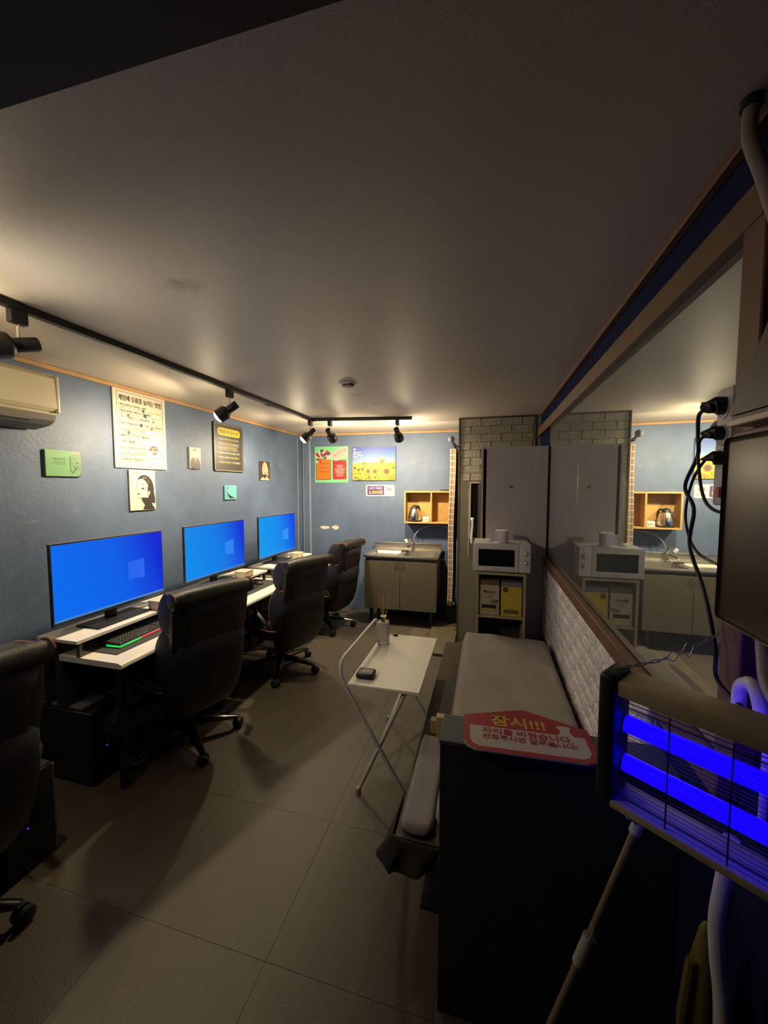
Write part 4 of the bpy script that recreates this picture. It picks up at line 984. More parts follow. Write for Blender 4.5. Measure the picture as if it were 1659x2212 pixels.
# steel top with a shallow drainer and a bowl: ring of quads round two recesses
b = MB()
def rim(bm, x0, y0, x1, y1, hx0, hy0, hx1, hy1, z, depth, r=0.03):
    out = rounded(x1-x0, y1-y0, 0.004, 5, (x0+x1)/2, (y0+y1)/2); inn = rounded(hx1-hx0, hy1-hy0, r, 5, (hx0+hx1)/2, (hy0+hy1)/2)
    A = [bm.verts.new((a, c, z)) for a, c in out]; B = [bm.verts.new((a, c, z)) for a, c in inn]
    C2 = [bm.verts.new((a*0.94+0.06*(hx0+hx1)/2, c*0.92+0.08*(hy0+hy1)/2, z-depth)) for a, c in inn]
    n = len(A)
    for k in range(n):
        bm.faces.new((A[k], A[(k+1) % n], B[(k+1) % n], B[k])); bm.faces.new((B[k], B[(k+1) % n], C2[(k+1) % n], C2[k]))
    bm.faces.new(C2)
rim(b.bm, SX0-0.006, SY0-0.006, -0.01, SY1-0.004, SX0+0.05, SY0+0.05, -0.04, SY1-0.10, 0.868, 0.03)
rim(b.bm, -0.01, SY0-0.006, SX1+0.006, SY1-0.004, 0.02, SY0+0.05, SX1-0.05, SY1-0.10, 0.868, 0.145)
top = b.build('steel_top', 'steel', t, smooth=True)
box('front_apron', (SX0-0.007, SY0-0.010, 0.842), (SX1+0.007, SY0-0.004, 0.870), 'steel', top, bev=0.002)
box('side_lip', (SX0-0.010, SY0-0.006, 0.845), (SX0-0.005, SY1-0.004, 0.870), 'steel', top); box('side_lip', (SX1+0.005, SY0-0.006, 0.845), (SX1+0.010, SY1-0.004, 0.870), 'steel', top)
box('splashback', (SX0-0.006, SY1-0.004, 0.868), (SX1+0.006, SY1+0.008, 0.962), 'steel', top, bev=0.002); box('splashback_lip', (SX0-0.006, SY1-0.020, 0.956), (SX1+0.006, SY1-0.004, 0.970), 'steel', top, bev=0.003)
for k in range(9): box('drain_rib', (SX0+0.075+0.036*k, SY0+0.075, 0.8385), (SX0+0.084+0.036*k, SY1-0.13, 0.8425), 'steel', top)
MB().lathe([(0, 0.0), (0.032, 0.0), (0.036, 0.004), (0.03, 0.006), (0, 0.003)], 18, Matrix.Translation((0.20, 0.0, 0.724)), cap=False).build('drain', 'chrome', top)
t = thing('sink_tap', 'chrome tap with a thin arching hose over the sink', 'tap', (-0.930, 4.915, 0.869))
MB().lathe([(0, 0), (0.028, 0), (0.026, 0.012), (0.014, 0.018), (0.013, 0.10), (0.017, 0.105), (0.017, 0.14), (0, 0.145)], 16, cap=False).build('body', 'chrome', t, smooth=True)
MB().box((-0.018, -0.018, 0.118), (0.018, 0.018, 0.175), 0.007, 3, Matrix.Rotation(-0.55, 4, 'Y')).build('head', 'mwhite', t, smooth=True)
MB().tube(spline([(0, -0.005, 0.08), (-0.02, -0.07, 0.075), (-0.045, -0.13, 0.06), (-0.05, -0.15, 0.035)], 5), 0.009, 8).build('spout', 'chrome', t, smooth=True)
MB().tube(spline([(0.015, 0, 0.13), (0.03, 0.02, 0.20), (0.09, 0.04, 0.275), (0.18, 0.05, 0.318), (0.28, 0.05, 0.330), (0.40, 0.05, 0.328), (0.46, 0.06, 0.31)], 6), 0.0055, 8).build('hose', 'wire', t, smooth=True)
MB().tube([(-0.005, 0, 0.14), (-0.035, -0.03, 0.165)], 0.005, 8).build('lever', 'chrome', t, smooth=True)
box('soap_tray', (-0.18, -0.05, -0.001+0.0015), (-0.09, 0.0, 0.010), 'black', thing('soap_tray', 'small dark tray lying behind the sink bowls', 'tray', (-0.88, 4.875, 0.869)), bev=0.003)

# open pine wall shelf
t = thing('wall_shelf', 'open pine wall box with two compartments above the sink', 'shelf', (-1.035, backY(-1.035)-0.001, 1.235), RY)
D, W_, Hh = 0.19, 0.615, 0.412
for n_, lo, hi in (('top_board', (0, -D, Hh-0.018), (W_, 0, Hh)), ('bottom_board', (0, -D, 0), (W_, 0, 0.018)), ('side_board', (0, -D, 0.0185), (0.018, 0, Hh-0.0185)), ('side_board', (W_-0.018, -D, 0.0185), (W_, 0, Hh-0.0185)),
                  ('divider', (0.335, -D+0.002, 0.0185), (0.353, -0.006, Hh-0.0185)), ('back_board', (0.0185, -0.006, 0.0185), (W_-0.0185, -0.001, Hh-0.0185))):
    box(n_, lo, hi, 'pine', t, bev=0.001, seg=1)
def shelfpt(x, d, z): # x along the shelf, d out from the wall
    c, s_ = math.cos(RY), math.sin(RY); return (-1.035+x*c+d*s_, backY(-1.035)+x*s_-d*c, 1.235+z)
t = thing('electric_kettle', 'black and steel electric kettle in the left compartment of the pine shelf', 'kettle', shelfpt(0.125, 0.105, 0.0185), 1.35)
MB().lathe([(0, 0), (0.086, 0), (0.088, 0.012), (0.074, 0.020), (0, 0.020)], 24, cap=False).build('base_plate', 'black', t, smooth=True)
MB().lathe([(0, 0.0205), (0.080, 0.0205), (0.086, 0.040), (0.078, 0.09), (0.064, 0.14), (0.050, 0.165), (0.0, 0.165)], 28, cap=False).build('body', 'chrome', t, smooth=True)
MB().lathe([(0, 0.1655), (0.047, 0.1655), (0.044, 0.185), (0.028, 0.205), (0.010, 0.212), (0.0, 0.213)], 24, cap=False).build('lid', 'black', t, smooth=True)
MB().tube(spline([(0.04, -0.01, 0.19), (0.075, -0.02, 0.195), (0.098, -0.025, 0.16), (0.103, -0.025, 0.10), (0.092, -0.02, 0.05), (0.074, -0.015, 0.04)], 5), 0.010, 10).build('handle', 'black', t, smooth=True)
MB().tube([(-0.045, 0.02, 0.14), (-0.072, 0.035, 0.175)], [0.016, 0.008], 10).build('spout', 'chrome', t, smooth=True)
t = thing('small_carton', 'small white carton with green print beside the kettle', 'carton', shelfpt(0.275, 0.11, 0.0188), RY)
MB().box((-0.040, -0.03, 0), (0.040, 0.03, 0.062), 0.003, 1).build('body', 'tissue', t)
box('printed_band', (-0.035, -0.0312, 0.012), (0.035, -0.0303, 0.045), 'paperlabel', t); box('green_mark', (0.0, -0.0318, 0.020), (0.030, -0.0313, 0.032), mat('green_ink', (0.15, 0.35, 0.25), 0.6), t)
t = thing('wire_bundle', 'little tangle of black wire lying on top of the pine shelf', 'cable', shelfpt(0.51, 0.10, Hh+0.001))
pts = [(0.04*math.cos(k*0.9)+0.004*k-0.03, 0.022*math.sin(k*0.9), 0.006+0.012*abs(math.sin(k*0.7))) for k in range(18)]
MB().tube(spline(pts, 4), 0.0035, 6).build('wire', 'cord', t, smooth=True)

# check curtain on its rod
t = thing('checked_curtain', 'narrow brown and cream checked curtain bunched at the doorway by the sink', 'curtain', (-0.365, 4.62, 0.335))
bm = bmesh.new(); ul = bm.loops.layers.uv.new('UVMap'); nU, nV = 64, 30; G_ = []
HT = 1.79
for j in range(nV+1):
    v = j/nV; row = []
    for i in range(nU+1):
        u = i/nU; wv_ = 0.030+0.012*math.sin(v*3)
        row.append(bm.verts.new((-0.010+0.034*math.cos(u*2*PI*5)*(0.85+0.15*v)+0.004*math.sin(v*9)-0.022*(1-v), -0.24+0.48*u+0.01*math.sin(u*2*PI*10), v*HT)))
    G_.append(row)
for j in range(nV):
    for i in range(nU):
        f = bm.faces.new((G_[j][i], G_[j][i+1], G_[j+1][i+1], G_[j+1][i])); f.smooth = True
        for l, (a, c) in zip(f.loops, ((i, j), (i+1, j), (i+1, j+1), (i, j+1))): l[ul].uv = (a/nU*1.25, c/nV*HT)
me = bpy.data.meshes.new('fabric'); bm.to_mesh(me); bm.free()
o = link('fabric', me, 'check', t); md = o.modifiers.new('th', 'SOLIDIFY'); md.thickness = 0.0015
t = thing('curtain_rod', 'dark curtain rod with a round ball end beside the brick wall', 'curtain rod', (-0.365, 4.30, 2.16))
MB().tube([(0, 0.0, 0), (0, 0.72, 0)], 0.011, 10).build('rod', 'greydark', t, smooth=True)
MB().lathe([(0.0, -0.037)]+[(0.037*math.cos(a), 0.037*math.sin(a)) for a in [(-PI/2+PI*k/10) for k in range(1, 10)]]+[(0.0, 0.037)], 18, Matrix.Translation((-0.015, -0.05, 0.055)), cap=False).build('ball_end', 'greyclamp', t, smooth=True)
MB().tube([(-0.010, -0.03, 0.035), (0.03, 0.03, -0.01), (0.066, 0.05, -0.03)], 0.012, 8).build('bracket', 'greydark', t, smooth=True)

# bits on the floor by the brick wall
t = thing('steel_bowl', 'small shiny steel bowl below the checked curtain', 'bowl', (-0.385, 4.80, 0.201))
MB().lathe([(0, 0), (0.020, 0), (0.034, 0.018), (0.040, 0.038), (0.037, 0.038), (0.030, 0.018), (0.017, 0.004), (0, 0.004)], 18, cap=False).build('bowl', 'chrome', t, smooth=True)
tag(box('step_block', (-0.46, 4.705, 0.0), (-0.305, 4.92, 0.200), 'blackmat', bev=0.004), 'dark low step below the checked curtain', 'step')
for nm, lo, hi, lab in (('floor_plank', (-0.825, 3.30, 0.0005), (-0.618, 4.42, 0.030), 'worn pale plank on the floor in front of the sink, the longer one'),
                        ('floor_plank', (-0.615, 3.78, 0.0005), (-0.310, 4.70, 0.030), 'short wide plank on the floor at the foot of the brick wall')):
    tag(box(nm, lo, hi, 'plank', bev=0.003, seg=1), lab, 'plank')

# ================================================================== LOCKER, CART, MICROWAVE
t = thing('tall_locker', 'tall grey one-door locker in front of the brick wall', 'locker', (0.235, 3.85, 0))
b = MB(); b.box((-0.285, -0.285, 0), (-0.268, 0.30, 2.055)); b.box((0.250, -0.27, 0), (0.267, 0.30, 2.055)); b.box((-0.268, -0.27, 2.038), (0.250, 0.30, 2.055)); b.box((-0.268, 0.29, 0), (0.250, 0.30, 2.038)); b.box((-0.268, -0.27, 0.0), (0.250, 0.29, 0.06))
b.build('carcass', 'locker', t)
d = box('door', (-0.240, -0.300, 0.03), (0.268, -0.283, 2.050), 'lockerdoor', t, bev=0.002, seg=1)
MB().lathe([(0, 0), (0.013, 0), (0.011, 0.012), (0.006, 0.014), (0, 0.014)], 12, Matrix.Translation((-0.035, -0.300, 1.70)) @ Matrix.Rotation(PI/2, 4, 'X'), cap=False).build('lock', 'greyclamp', d, smooth=True)

t = thing('kitchen_cart', 'narrow pale wooden shelf cart under the microwave', 'shelf cart', (0.120, 3.33, 0))
for x in (-0.190, 0.172): box('side_panel', (x, -0.155, 0.0), (x+0.018, 0.155, 0.995), 'cartwood', t, bev=0.001, seg=1)
box('top_board', (-0.190, -0.160, 0.9955), (0.190, 0.160, 1.014), 'cartwood', t, bev=0.001, seg=1)
for z in (0.640, 0.24): box('shelf', (-0.1715, -0.150, z), (0.1715, 0.150, z+0.018), 'cartwood', t, bev=0.001, seg=1)
box('back_panel', (-0.1715, 0.150, 0.05), (0.1715, 0.155, 0.99), 'darkwood', t)
t = thing('coffee_carton', 'off-white coffee carton with dark lettering on the left of the cart shelf', 'carton', (0.033, 3.27, 0.6585))
MB().box((-0.078, -0.07, 0), (0.078, 0.07, 0.245), 0.002, 1).build('box', 'whitebox', t)
box('tuck_flap', (-0.077, -0.068, 0.2455), (0.077, 0.068, 0.285), 'cardlid', t)
box('cutout', (-0.058, -0.0712, 0.035), (0.055, -0.0702, 0.085), 'glassblack', t); box('sachets', (-0.055, -0.0722, 0.036), (0.052, -0.0713, 0.055), 'yellowbox', t)
def flat_on(parent, pr, zf, off): # print facing -y
    e = bpy.data.objects.new('label', None); e.empty_display_size = 0.02; COL.objects.link(e); e.parent = parent
    e.matrix_local = Matrix.Translation(off) @ Matrix.Rotation(PI/2, 4, 'X'); pr.build(e, zf); return e
def print_on(parent, pr, off):
    before = set(bpy.data.objects); pr.build(parent, 0)
    for o in set(bpy.data.objects)-before:
        if o.parent == parent: o.matrix_local = Matrix.Translation(off) @ Matrix.Rotation(PI/2, 4, 'X')
p_ = Print(); p_.text((0.07, 0.045, 0.035), 'Maxim', -0.045, 0.180, 0.034, fit=0.092, bold=0.02); p_.text((0.25, 0.18, 0.12), 'COFFEE MIX', -0.035, 0.162, 0.012, fit=0.07)
p_.poly((0.30, 0.22, 0.15), bez([(-0.03, 0.15), (0.02, 0.152), (0.045, 0.165), (0.02, 0.146), (-0.02, 0.144)], 3)); p_.poly((0.36, 0.27, 0.17), bez([(0.0, 0.11), (0.03, 0.125), (0.07, 0.13), (0.07, 0.10), (0.03, 0.095)], 3))
print_on(t, p_, (0, -0.0701, 0))
t = thing('coffee_carton', 'yellow coffee carton with a dark lid on the right of the cart shelf', 'carton', (0.204, 3.27, 0.6585))
MB().box((-0.080, -0.07, 0), (0.080, 0.07, 0.242), 0.002, 1).build('box', 'yellowbox', t)
box('tuck_flap', (-0.079, -0.069, 0.2425), (0.079, 0.069, 0.278), 'greyclamp', t)
p_ = Print(); p_.poly((0.09, 0.06, 0.035), circ(-0.045, 0.215, 0.021)); p_.text((0.5, 0.42, 0.2), '커피', -0.058, 0.210, 0.014, fit=0.026, bold=0.02)
p_.text((0.14, 0.09, 0.02), 'Maxim', -0.02, 0.062, 0.014, fit=0.04); p_.poly((0.32, 0.22, 0.03), rounded(0.118, 0.034, 0.008, cx=0.0, cy=0.038)); p_.text((0.15, 0.09, 0.02), '모카골드 마일드', -0.052, 0.031, 0.02, fit=0.104, bold=0.02)
print_on(t, p_, (0, -0.0701, 0))

t = thing('microwave_oven', 'white microwave oven with two dials, on top of the pale cart', 'microwave', (0.122, 3.345, 1.0145))
b = MB().box((-0.218, -0.150, 0.012), (0.218, 0.155, 0.232), 0.008, 2).build('body', 'mwhite', t, smooth=True)
f = MB().box((-0.221, -0.172, 0.008), (0.130, -0.1505, 0.234), 0.007, 2).build('door', 'mwhite', t, smooth=True)
box('window', (-0.180, -0.1735, 0.052), (0.098, -0.1722, 0.188), 'glassblack', f, bev=0.0005, seg=1)
MB().box((0.1315, -0.172, 0.008), (0.219, -0.1505, 0.234), 0.007, 2).build('control_panel', 'mwhite', t, smooth=True)
for z in (0.165, 0.092):
    MB().lathe([(0, 0), (0.024, 0), (0.024, 0.003), (0.017, 0.005), (0.015, 0.018), (0, 0.020)], 20, Matrix.Translation((0.176, -0.172, z)) @ Matrix.Rotation(PI/2, 4, 'X'), cap=False).build('dial', 'locker', t, smooth=True)
    MB().lathe([(0, 0.0202), (0.010, 0.0202), (0.009, 0.022), (0, 0.022)], 14, Matrix.Translation((0.176, -0.172, z)) @ Matrix.Rotation(PI/2, 4, 'X'), cap=False).build('dial_cap', 'tissue', t, smooth=True)
for x in (-0.19, 0.19):
    for y in (-0.12, 0.12): MB().lathe([(0, 0), (0.012, 0), (0.012, 0.0125), (0, 0.0125)], 10, Matrix.Translation((x, y, 0)), cap=False).build('foot', 'black', t)
p_ = Print(); p_.text((0.12, 0.12, 0.13), 'DAEWOO', -0.065, 0.022, 0.012, fit=0.055, bold=0.01); print_on(t, p_, (0, -0.1722, 0))
t = thing('tissue_roll', 'white toilet roll with a loose sheet hanging, on top of the microwave', 'toilet roll', (0.125, 3.30, 1.2475))
MB().lathe([(0.020, 0), (0.050, 0), (0.051, 0.003), (0.051, 0.095), (0.049, 0.098), (0.020, 0.098), (0.019, 0.094), (0.019, 0.003), (0.020, 0)], 28, cap=False).build('roll', 'tissue', t, smooth=True)
bm = bmesh.new(); pr_ = [(-0.008, -0.0515), (-0.038, -0.052), (-0.066, -0.056), (-0.078, -0.064), (-0.095, -0.070), (-0.125, -0.075)]
zz = [(0.002, 0.097), (0.006, 0.0965), (0.004, 0.088), (0.002, 0.055), (0.001, 0.024), (0.0005, 0.0015)]
A = [bm.verts.new((x, y, a+0.002)) for (x, y), (a, b_) in zip(pr_, zz)]; B = [bm.verts.new((x, y+0.002, b_+0.002)) for (x, y), (a, b_) in zip(pr_, zz)]
for k in range(5): bm.faces.new((A[k], A[k+1], B[k+1], B[k]))
me = bpy.data.meshes.new('loose_sheet'); bm.to_mesh(me); bm.free(); o = link('loose_sheet', me, 'tissue', t); md = o.modifiers.new('s', 'SOLIDIFY'); md.thickness = 0.0012

# ================================================================== FOLDING TABLE
t = thing('folding_table', 'white folding side table with crossed tube legs in the middle of the room', 'table', (-0.515, 2.28, 0))
MB().box((-0.200, -0.375, 0.618), (0.195, 0.375, 0.636), 0.003, 1).build('tabletop', 'whitelam', t, smooth=True)
for y in (-0.345, 0.345):
    s_ = 1 if y > 0 else -1
    MB().tube([(0.12, y, 0.612), (0.11, y, 0.600), (-0.150, y, 0.012)], 0.0105, 10).build('leg', 'mwhite', t, smooth=True)
    MB().tube([(0.150, y+0.024*s_, 0.012), (-0.205, y+0.024*s_, 0.60), (-0.237, y+0.024*s_, 0.675), (-0.242, y+0.022*s_, 0.705), (-0.244, y+0.008*s_, 0.735), (-0.244, y-0.02*s_, 0.748), (-0.244, y-0.05*s_, 0.750)], 0.0105, 10).build('leg', 'mwhite', t, smooth=True)
    for x in (-0.150, 0.150):
        yy = y if x < 0 else y+0.024*s_
        MB().lathe([(0, 0.0), (0.015, 0.0), (0.016, 0.02), (0.012, 0.03), (0, 0.03)], 12, Matrix.Translation((x, yy, 0)), cap=False).build('foot_cap', 'cartwood', t, smooth=True)
MB().tube([(-0.244, -0.30, 0.750), (-0.244, 0.30, 0.750)], 0.0105, 10).build('handle_bar', 'mwhite', t, smooth=True)
for x, z in ((-0.150+0.26*0.42, 0.012+0.588*0.42), (0.06, 0.49)): MB().tube([(x, -0.345, z), (x, 0.345, z)], 0.008, 8).build('cross_bar', 'mwhite', t, smooth=True)
MB().tube([(-0.02, -0.37, 0.306), (-0.02, -0.33, 0.306)], 0.006, 8).build('pivot', 'chrome', t)
t = thing('reed_diffuser', 'clear reed diffuser bottle with a gold neck on the white folding table', 'diffuser', (-0.665, 2.475, 0.6365))
MB().box((-0.036, -0.036, 0), (0.036, 0.036, 0.155), 0.008, 3).build('bottle', 'bottle', t, smooth=True)
box('label', (-0.030, -0.0372, 0.025), (0.030, -0.0364, 0.120), 'paperlabel', t)
MB().lathe([(0, 0.1555), (0.020, 0.1555), (0.018, 0.162), (0.017, 0.180), (0.021, 0.183), (0.021, 0.190), (0.009, 0.190), (0.009, 0.187), (0, 0.187)], 18, cap=False).build('collar', 'gold', t, smooth=True)
for k, (dx, dy) in enumerate(((-0.034, 0.0), (-0.018, 0.015), (0.0, -0.012), (0.012, 0.01), (0.038, 0.0), (-0.006, 0.02))):
    MB().tube([(dx*0.15, dy*0.15, 0.10), (dx, dy, 0.345-0.006*(k % 3))], 0.0016, 6).build('reed', 'reed', t)
t = thing('black_puck', 'small square black device with a pale round mark on the folding table', 'device', (-0.640, 2.005, 0.6365), 0.03)
MB().box((-0.050, -0.045, 0), (0.050, 0.045, 0.032), 0.014, 4).build('case', 'black', t, smooth=True)
MB().lathe([(0.010, 0.0322), (0.020, 0.0322), (0.020, 0.0328), (0.010, 0.0328)], 20, cap=False).build('round_mark', 'whitetape', t); MB().lathe([(0, 0.0322), (0.008, 0.0322), (0.0, 0.0328)], 16, cap=False).build('round_mark', 'whitetape', t)
t = thing('wooden_bead', 'little dark brown scrap at the far edge of the folding table', 'scrap', (-0.615, 2.625, 0.6365))
MB().box((-0.018, -0.008, 0), (0.018, 0.008, 0.012), 0.004, 2).build('scrap', 'darkwood', t, smooth=True)
MB().tube([(-0.045, 0.0, 0.004), (-0.018, 0.002, 0.006)], 0.003, 6).build('stub', 'cartwood', t)

# ================================================================== BENCH BY THE MIRROR
t = thing('long_bench', 'long dark bench along the mirror wall, from the cart to the low partition', 'bench', (0.10, 2.2, 0))
box('seat_board', (-0.405, -0.908, 0.405), (0.383, 0.925, 0.428), 'darkwood', t, bev=0.002, seg=1)
for y in (-0.86, 0.02, 0.86):
    for x in (-0.15, 0.34): box('leg', (x, y, 0), (x+0.04, y+0.04, 0.4045), 'black', t, bev=0.002, seg=1)
box('side_rail', (-0.400, -0.885, 0.33), (-0.384, 0.92, 0.4045), 'blackmat', t); box('low_shelf', (-0.318, -0.85, 0.10), (0.338, 0.85, 0.118), 'blackmat', t)
# padded mat, soft pillow-like slab
def soft_slab(name, label, cat, x0, x1, y0, y1, z0, th, m, seed=1, lump=0.006, nx=22, ny=54, edge=0.035):
    rnd = random.Random(seed); bm = bmesh.new(); top = []; bot = []
    ph = [rnd.uniform(0, 6.28) for _ in range(8)]
    for j in range(ny+1):
        rt = []; rb = []
        for i in range(nx+1):
            u, v = i/nx, j/ny; x = x0+(x1-x0)*u; y = y0+(y1-y0)*v
            dx = min(u, 1-u)*(x1-x0); dy = min(v, 1-v)*(y1-y0)
            f = min(1, min(dx, dy)/edge); f = math.sqrt(max(0, 1-(1-f)**2))
            cr = 0.05
            if dx < cr and dy < cr:      # rounded corner in plan
                ex, ey = cr-dx, cr-dy; r = math.hypot(ex, ey)
                if r > cr:
                    k = cr/r; sx = 1 if u < 0.5 else -1; sy = 1 if v < 0.5 else -1
                    x += sx*(ex-ex*k); y += sy*(ey-ey*k); f = 0
            w_ = lump*(math.sin(9*y+ph[0]+3*x)+0.7*math.sin(17*y-8*x+ph[1])+0.5*math.sin(23*x+6*y+ph[2]))
            rt.append(bm.verts.new((x, y, z0+th*(0.5+0.5*f)+w_*f))); rb.append(bm.verts.new((x, y, z0+th*0.5*(1-f))))
        top.append(rt); bot.append(rb)
    for j in range(ny):
        for i in range(nx):
            bm.faces.new((top[j][i], top[j][i+1], top[j+1][i+1], top[j+1][i])); bm.faces.new((bot[j][i], bot[j+1][i], bot[j+1][i+1], bot[j][i+1]))
    for i in range(nx):
        bm.faces.new((bot[0][i], bot[0][i+1], top[0][i+1], top[0][i])); bm.faces.new((bot[ny][i+1], bot[ny][i], top[ny][i], top[ny][i+1]))
    for j in range(ny):
        bm.faces.new((bot[j+1][0], bot[j][0], top[j][0], top[j+1][0])); bm.faces.new((bot[j][nx], bot[j+1][nx], top[j+1][nx], top[j][nx]))
    bmesh.ops.remove_doubles(bm, verts=bm.verts, dist=1e-5); bmesh.ops.recalc_face_normals(bm, faces=bm.faces)
    me = bpy.data.meshes.new(name); bm.to_mesh(me); bm.free()
    for p in me.polygons: p.use_smooth = True
    o = link(name, me, m); tag(o, label, cat); return o
soft_slab('bench_mat', 'long taupe padded mat lying on the bench under the mirror', 'mat', -0.165, 0.468, 1.31, 3.085, 0.4290, 0.115, 'mattress', 2)
soft_slab('folded_blanket', 'lilac-grey folded blanket hanging out at the near end of the bench', 'blanket', -0.292, -0.168, 1.295, 1.86, 0.4290, 0.036, 'lilac', 5, 0.003, 10, 22, 0.012)
# wooden blocks tucked between the mat and the blanket
tag(box('wood_block', (-0.228, 1.865, 0.4290), (-0.172, 1.905, 0.548), 'cartwood', bev=0.002, seg=1), 'pale wooden block standing at the far end of the lilac blanket', 'wood block')
tag(box('wood_block', (-0.262, 1.910, 0.4290), (-0.172, 1.945, 0.500), 'cartwood', bev=0.002, seg=1), 'shorter pale wooden block beyond the other block by the lilac blanket', 'wood block')
# dark cloth slumped below
def cloth_drape(name, label, pts_top, drop, m):
    bm = bmesh.new(); n = 26; rows_ = 12; G2 = []
    for j in range(rows_+1):
        v = j/rows_; row = []
        for i in range(n+1):
            u = i/n
            k = u*(len(pts_top)-1); a = int(min(k, len(pts_top)-2)); f = k-a
            p = Vector(pts_top[a])*(1-f)+Vector(pts_top[a+1])*f
            row.append(bm.verts.new((p.x-0.030*v*math.sin(u*3)+0.012*math.sin(u*24)*v-0.02*v, p.y-0.02*v+0.014*math.cos(u*24+1)*v, p.z-drop*v*(0.85+0.15*math.sin(u*11)))))
        G2.append(row)
    for j in range(rows_):
        for i in range(n): bm.faces.new((G2[j][i], G2[j][i+1], G2[j+1][i+1], G2[j+1][i])).smooth = True
    me = bpy.data.meshes.new(name); bm.to_mesh(me); bm.free(); o = link(name, me, m); md = o.modifiers.new('s', 'SOLIDIFY'); md.thickness = 0.006; md.offset = 0
    return tag(o, label, 'cloth')
cloth_drape('dark_cloth', 'dark crumpled cloth hanging below the lilac blanket', [(-0.312, 1.50, 0.425), (-0.316, 1.40, 0.425), (-0.316, 1.296, 0.425), (-0.24, 1.284, 0.425), (-0.135, 1.284, 0.425)], 0.12, 'darkcloth')

# ---- house-shaped notice lying on the partition
t = thing('counter_sign', 'red and white house-shaped notice board with Korean text, lying on the partition top', 'sign', (0.132, 1.228, 0.9225), 0.05)
outl = [(-0.192, -0.055), (-0.182, -0.082), (-0.155, -0.098), (0.150, -0.098), (0.178, -0.086), (0.192, -0.055), (0.192, 0.062), (0.005, 0.140), (-0.192, 0.072)]
MB().prism(outl, 'z', 0.0, 0.005).build('panel', mat('foam_board', (0.55, 0.50, 0.44), 0.6), t)
sp_ = Print(); RD = (0.60, 0.028, 0.045); sp_.poly(RD, outl)
sp_.poly((0.85, 0.76, 0.70), [(-0.172, -0.050), (-0.163, -0.070), (-0.145, -0.080), (0.145, -0.080), (0.162, -0.070), (0.172, -0.050), (0.172, 0.020), (-0.172, 0.020)])
sp_.poly((0.85, 0.76, 0.70), bez([(0.098, 0.016), (0.106, 0.040), (0.100, 0.066), (0.118, 0.070), (0.140, 0.066), (0.134, 0.040), (0.142, 0.016)], 3))
sp_.poly((0.5, 0.45, 0.4), circ(0.005, 0.118, 0.006, 10)); sp_.poly((0.05, 0.03, 0.03), circ(0.005, 0.118, 0.004, 10))
sp_.text((0.95, 0.62, 0.06), '잠시!!!', -0.105, 0.036, 0.062, fit=0.170, bold=0.03)
sp_.text(RD, '자리를 비웠습니다.', -0.135, -0.012, 0.032, fit=0.27, bold=0.03); sp_.text(RD, '전화주시면 달려옵니다!', -0.135, -0.040, 0.027, fit=0.275, bold=0.03)
sp_.build(t, 0.005)

# ================================================================== BLUE INSECT LAMP, hung by a wire
ang = math.atan2(-0.125, 0.165)
t = thing('insect_lamp', 'electric insect lamp with two glowing blue tubes, hanging at the right edge', 'insect lamp', (0.235, 0.805, 1.115), ang)
LW, LH, LD = 0.335, 0.234, 0.058
MB().box((0.024, -LD/2-0.004, LH-0.030), (LW, LD/2+0.010, LH), 0.005, 2).build('top_housing', 'beigemetal', t, smooth=True)
MB().box((0.020, -LD/2-0.008, -0.008), (LW, LD/2+0.008, 0.006), 0.003, 2).build('bottom_tray', 'beigemetal', t, smooth=True)
MB().box((-0.006, -LD/2-0.010, -0.004), (0.0235, LD/2+0.010, LH+0.008), 0.009, 3).build('end_cap', 'black', t, smooth=True)
for z in (0.060, 0.137):
    MB().tube([(0.025, 0.012, z), (LW, 0.012, z)], 0.0160, 16).build('tube_light', 'uv', t, smooth=True)
    MB().tube([(0.0237, 0.012, z), (0.0265, 0.012, z)], 0.0165, 16).build('tube_socket', 'mwhite', t, smooth=True)
w_ = MB()
nz_ = 26
for k in range(nz_):
    z = 0.010+k*(LH-0.045)/(nz_-1); w_.tube([(0.024, -LD/2, z), (LW, -LD/2, z)], 0.0005, 4, cap=False)
o = w_.build('grid_wires', 'cord', t); o['kind'] = 'stuff'
w_ = MB()
for k in range(28):
    z = 0.012+k*(LH-0.048)/27; w_.tube([(0.024, LD/2-0.004, z), (LW, LD/2-0.004, z)], 0.0005, 4, cap=False)
o = w_.build('rear_grid_wires', 'greyclamp', t); o['kind'] = 'stuff'
for x in (0.105, 0.185, 0.265): MB().tube([(x, -LD/2-0.001, 0.006), (x, -LD/2-0.001, LH-0.032)], 0.0012, 6).build('guard_bar', 'cord', t)
for z in (0.022, 0.190): MB().tube([(0.024, -LD/2-0.002, z), (LW, -LD/2-0.002, z)], 0.0011, 6).build('guard_bar', 'cord', t)
ul = bpy.data.lights.new('tube_glow', 'AREA'); ul.shape = 'RECTANGLE'; ul.size = 0.30; ul.size_y = 0.09; ul.energy = 0.22; ul.color = (0.12, 0.04, 1.0)
uo = bpy.data.objects.new('tube_glow', ul); COL.objects.link(uo); uo.parent = t; uo.location = (0.18, 0.030, 0.12); uo.rotation_euler = (PI/2, 0, 0)
t2_ = thing('hanging_wire', 'twisted steel wire holding up the blue insect lamp', 'wire', (0.243, 0.797, 1.358))
P0 = Vector((0.243, 0.797, 1.358)); P1 = Vector((0.470, 0.905, 1.418)); dv = P1-P0; L_ = dv.length; dn = dv.normalized(); sd = dn.cross(Vector((0, 0, 1))).normalized(); up = sd.cross(dn)
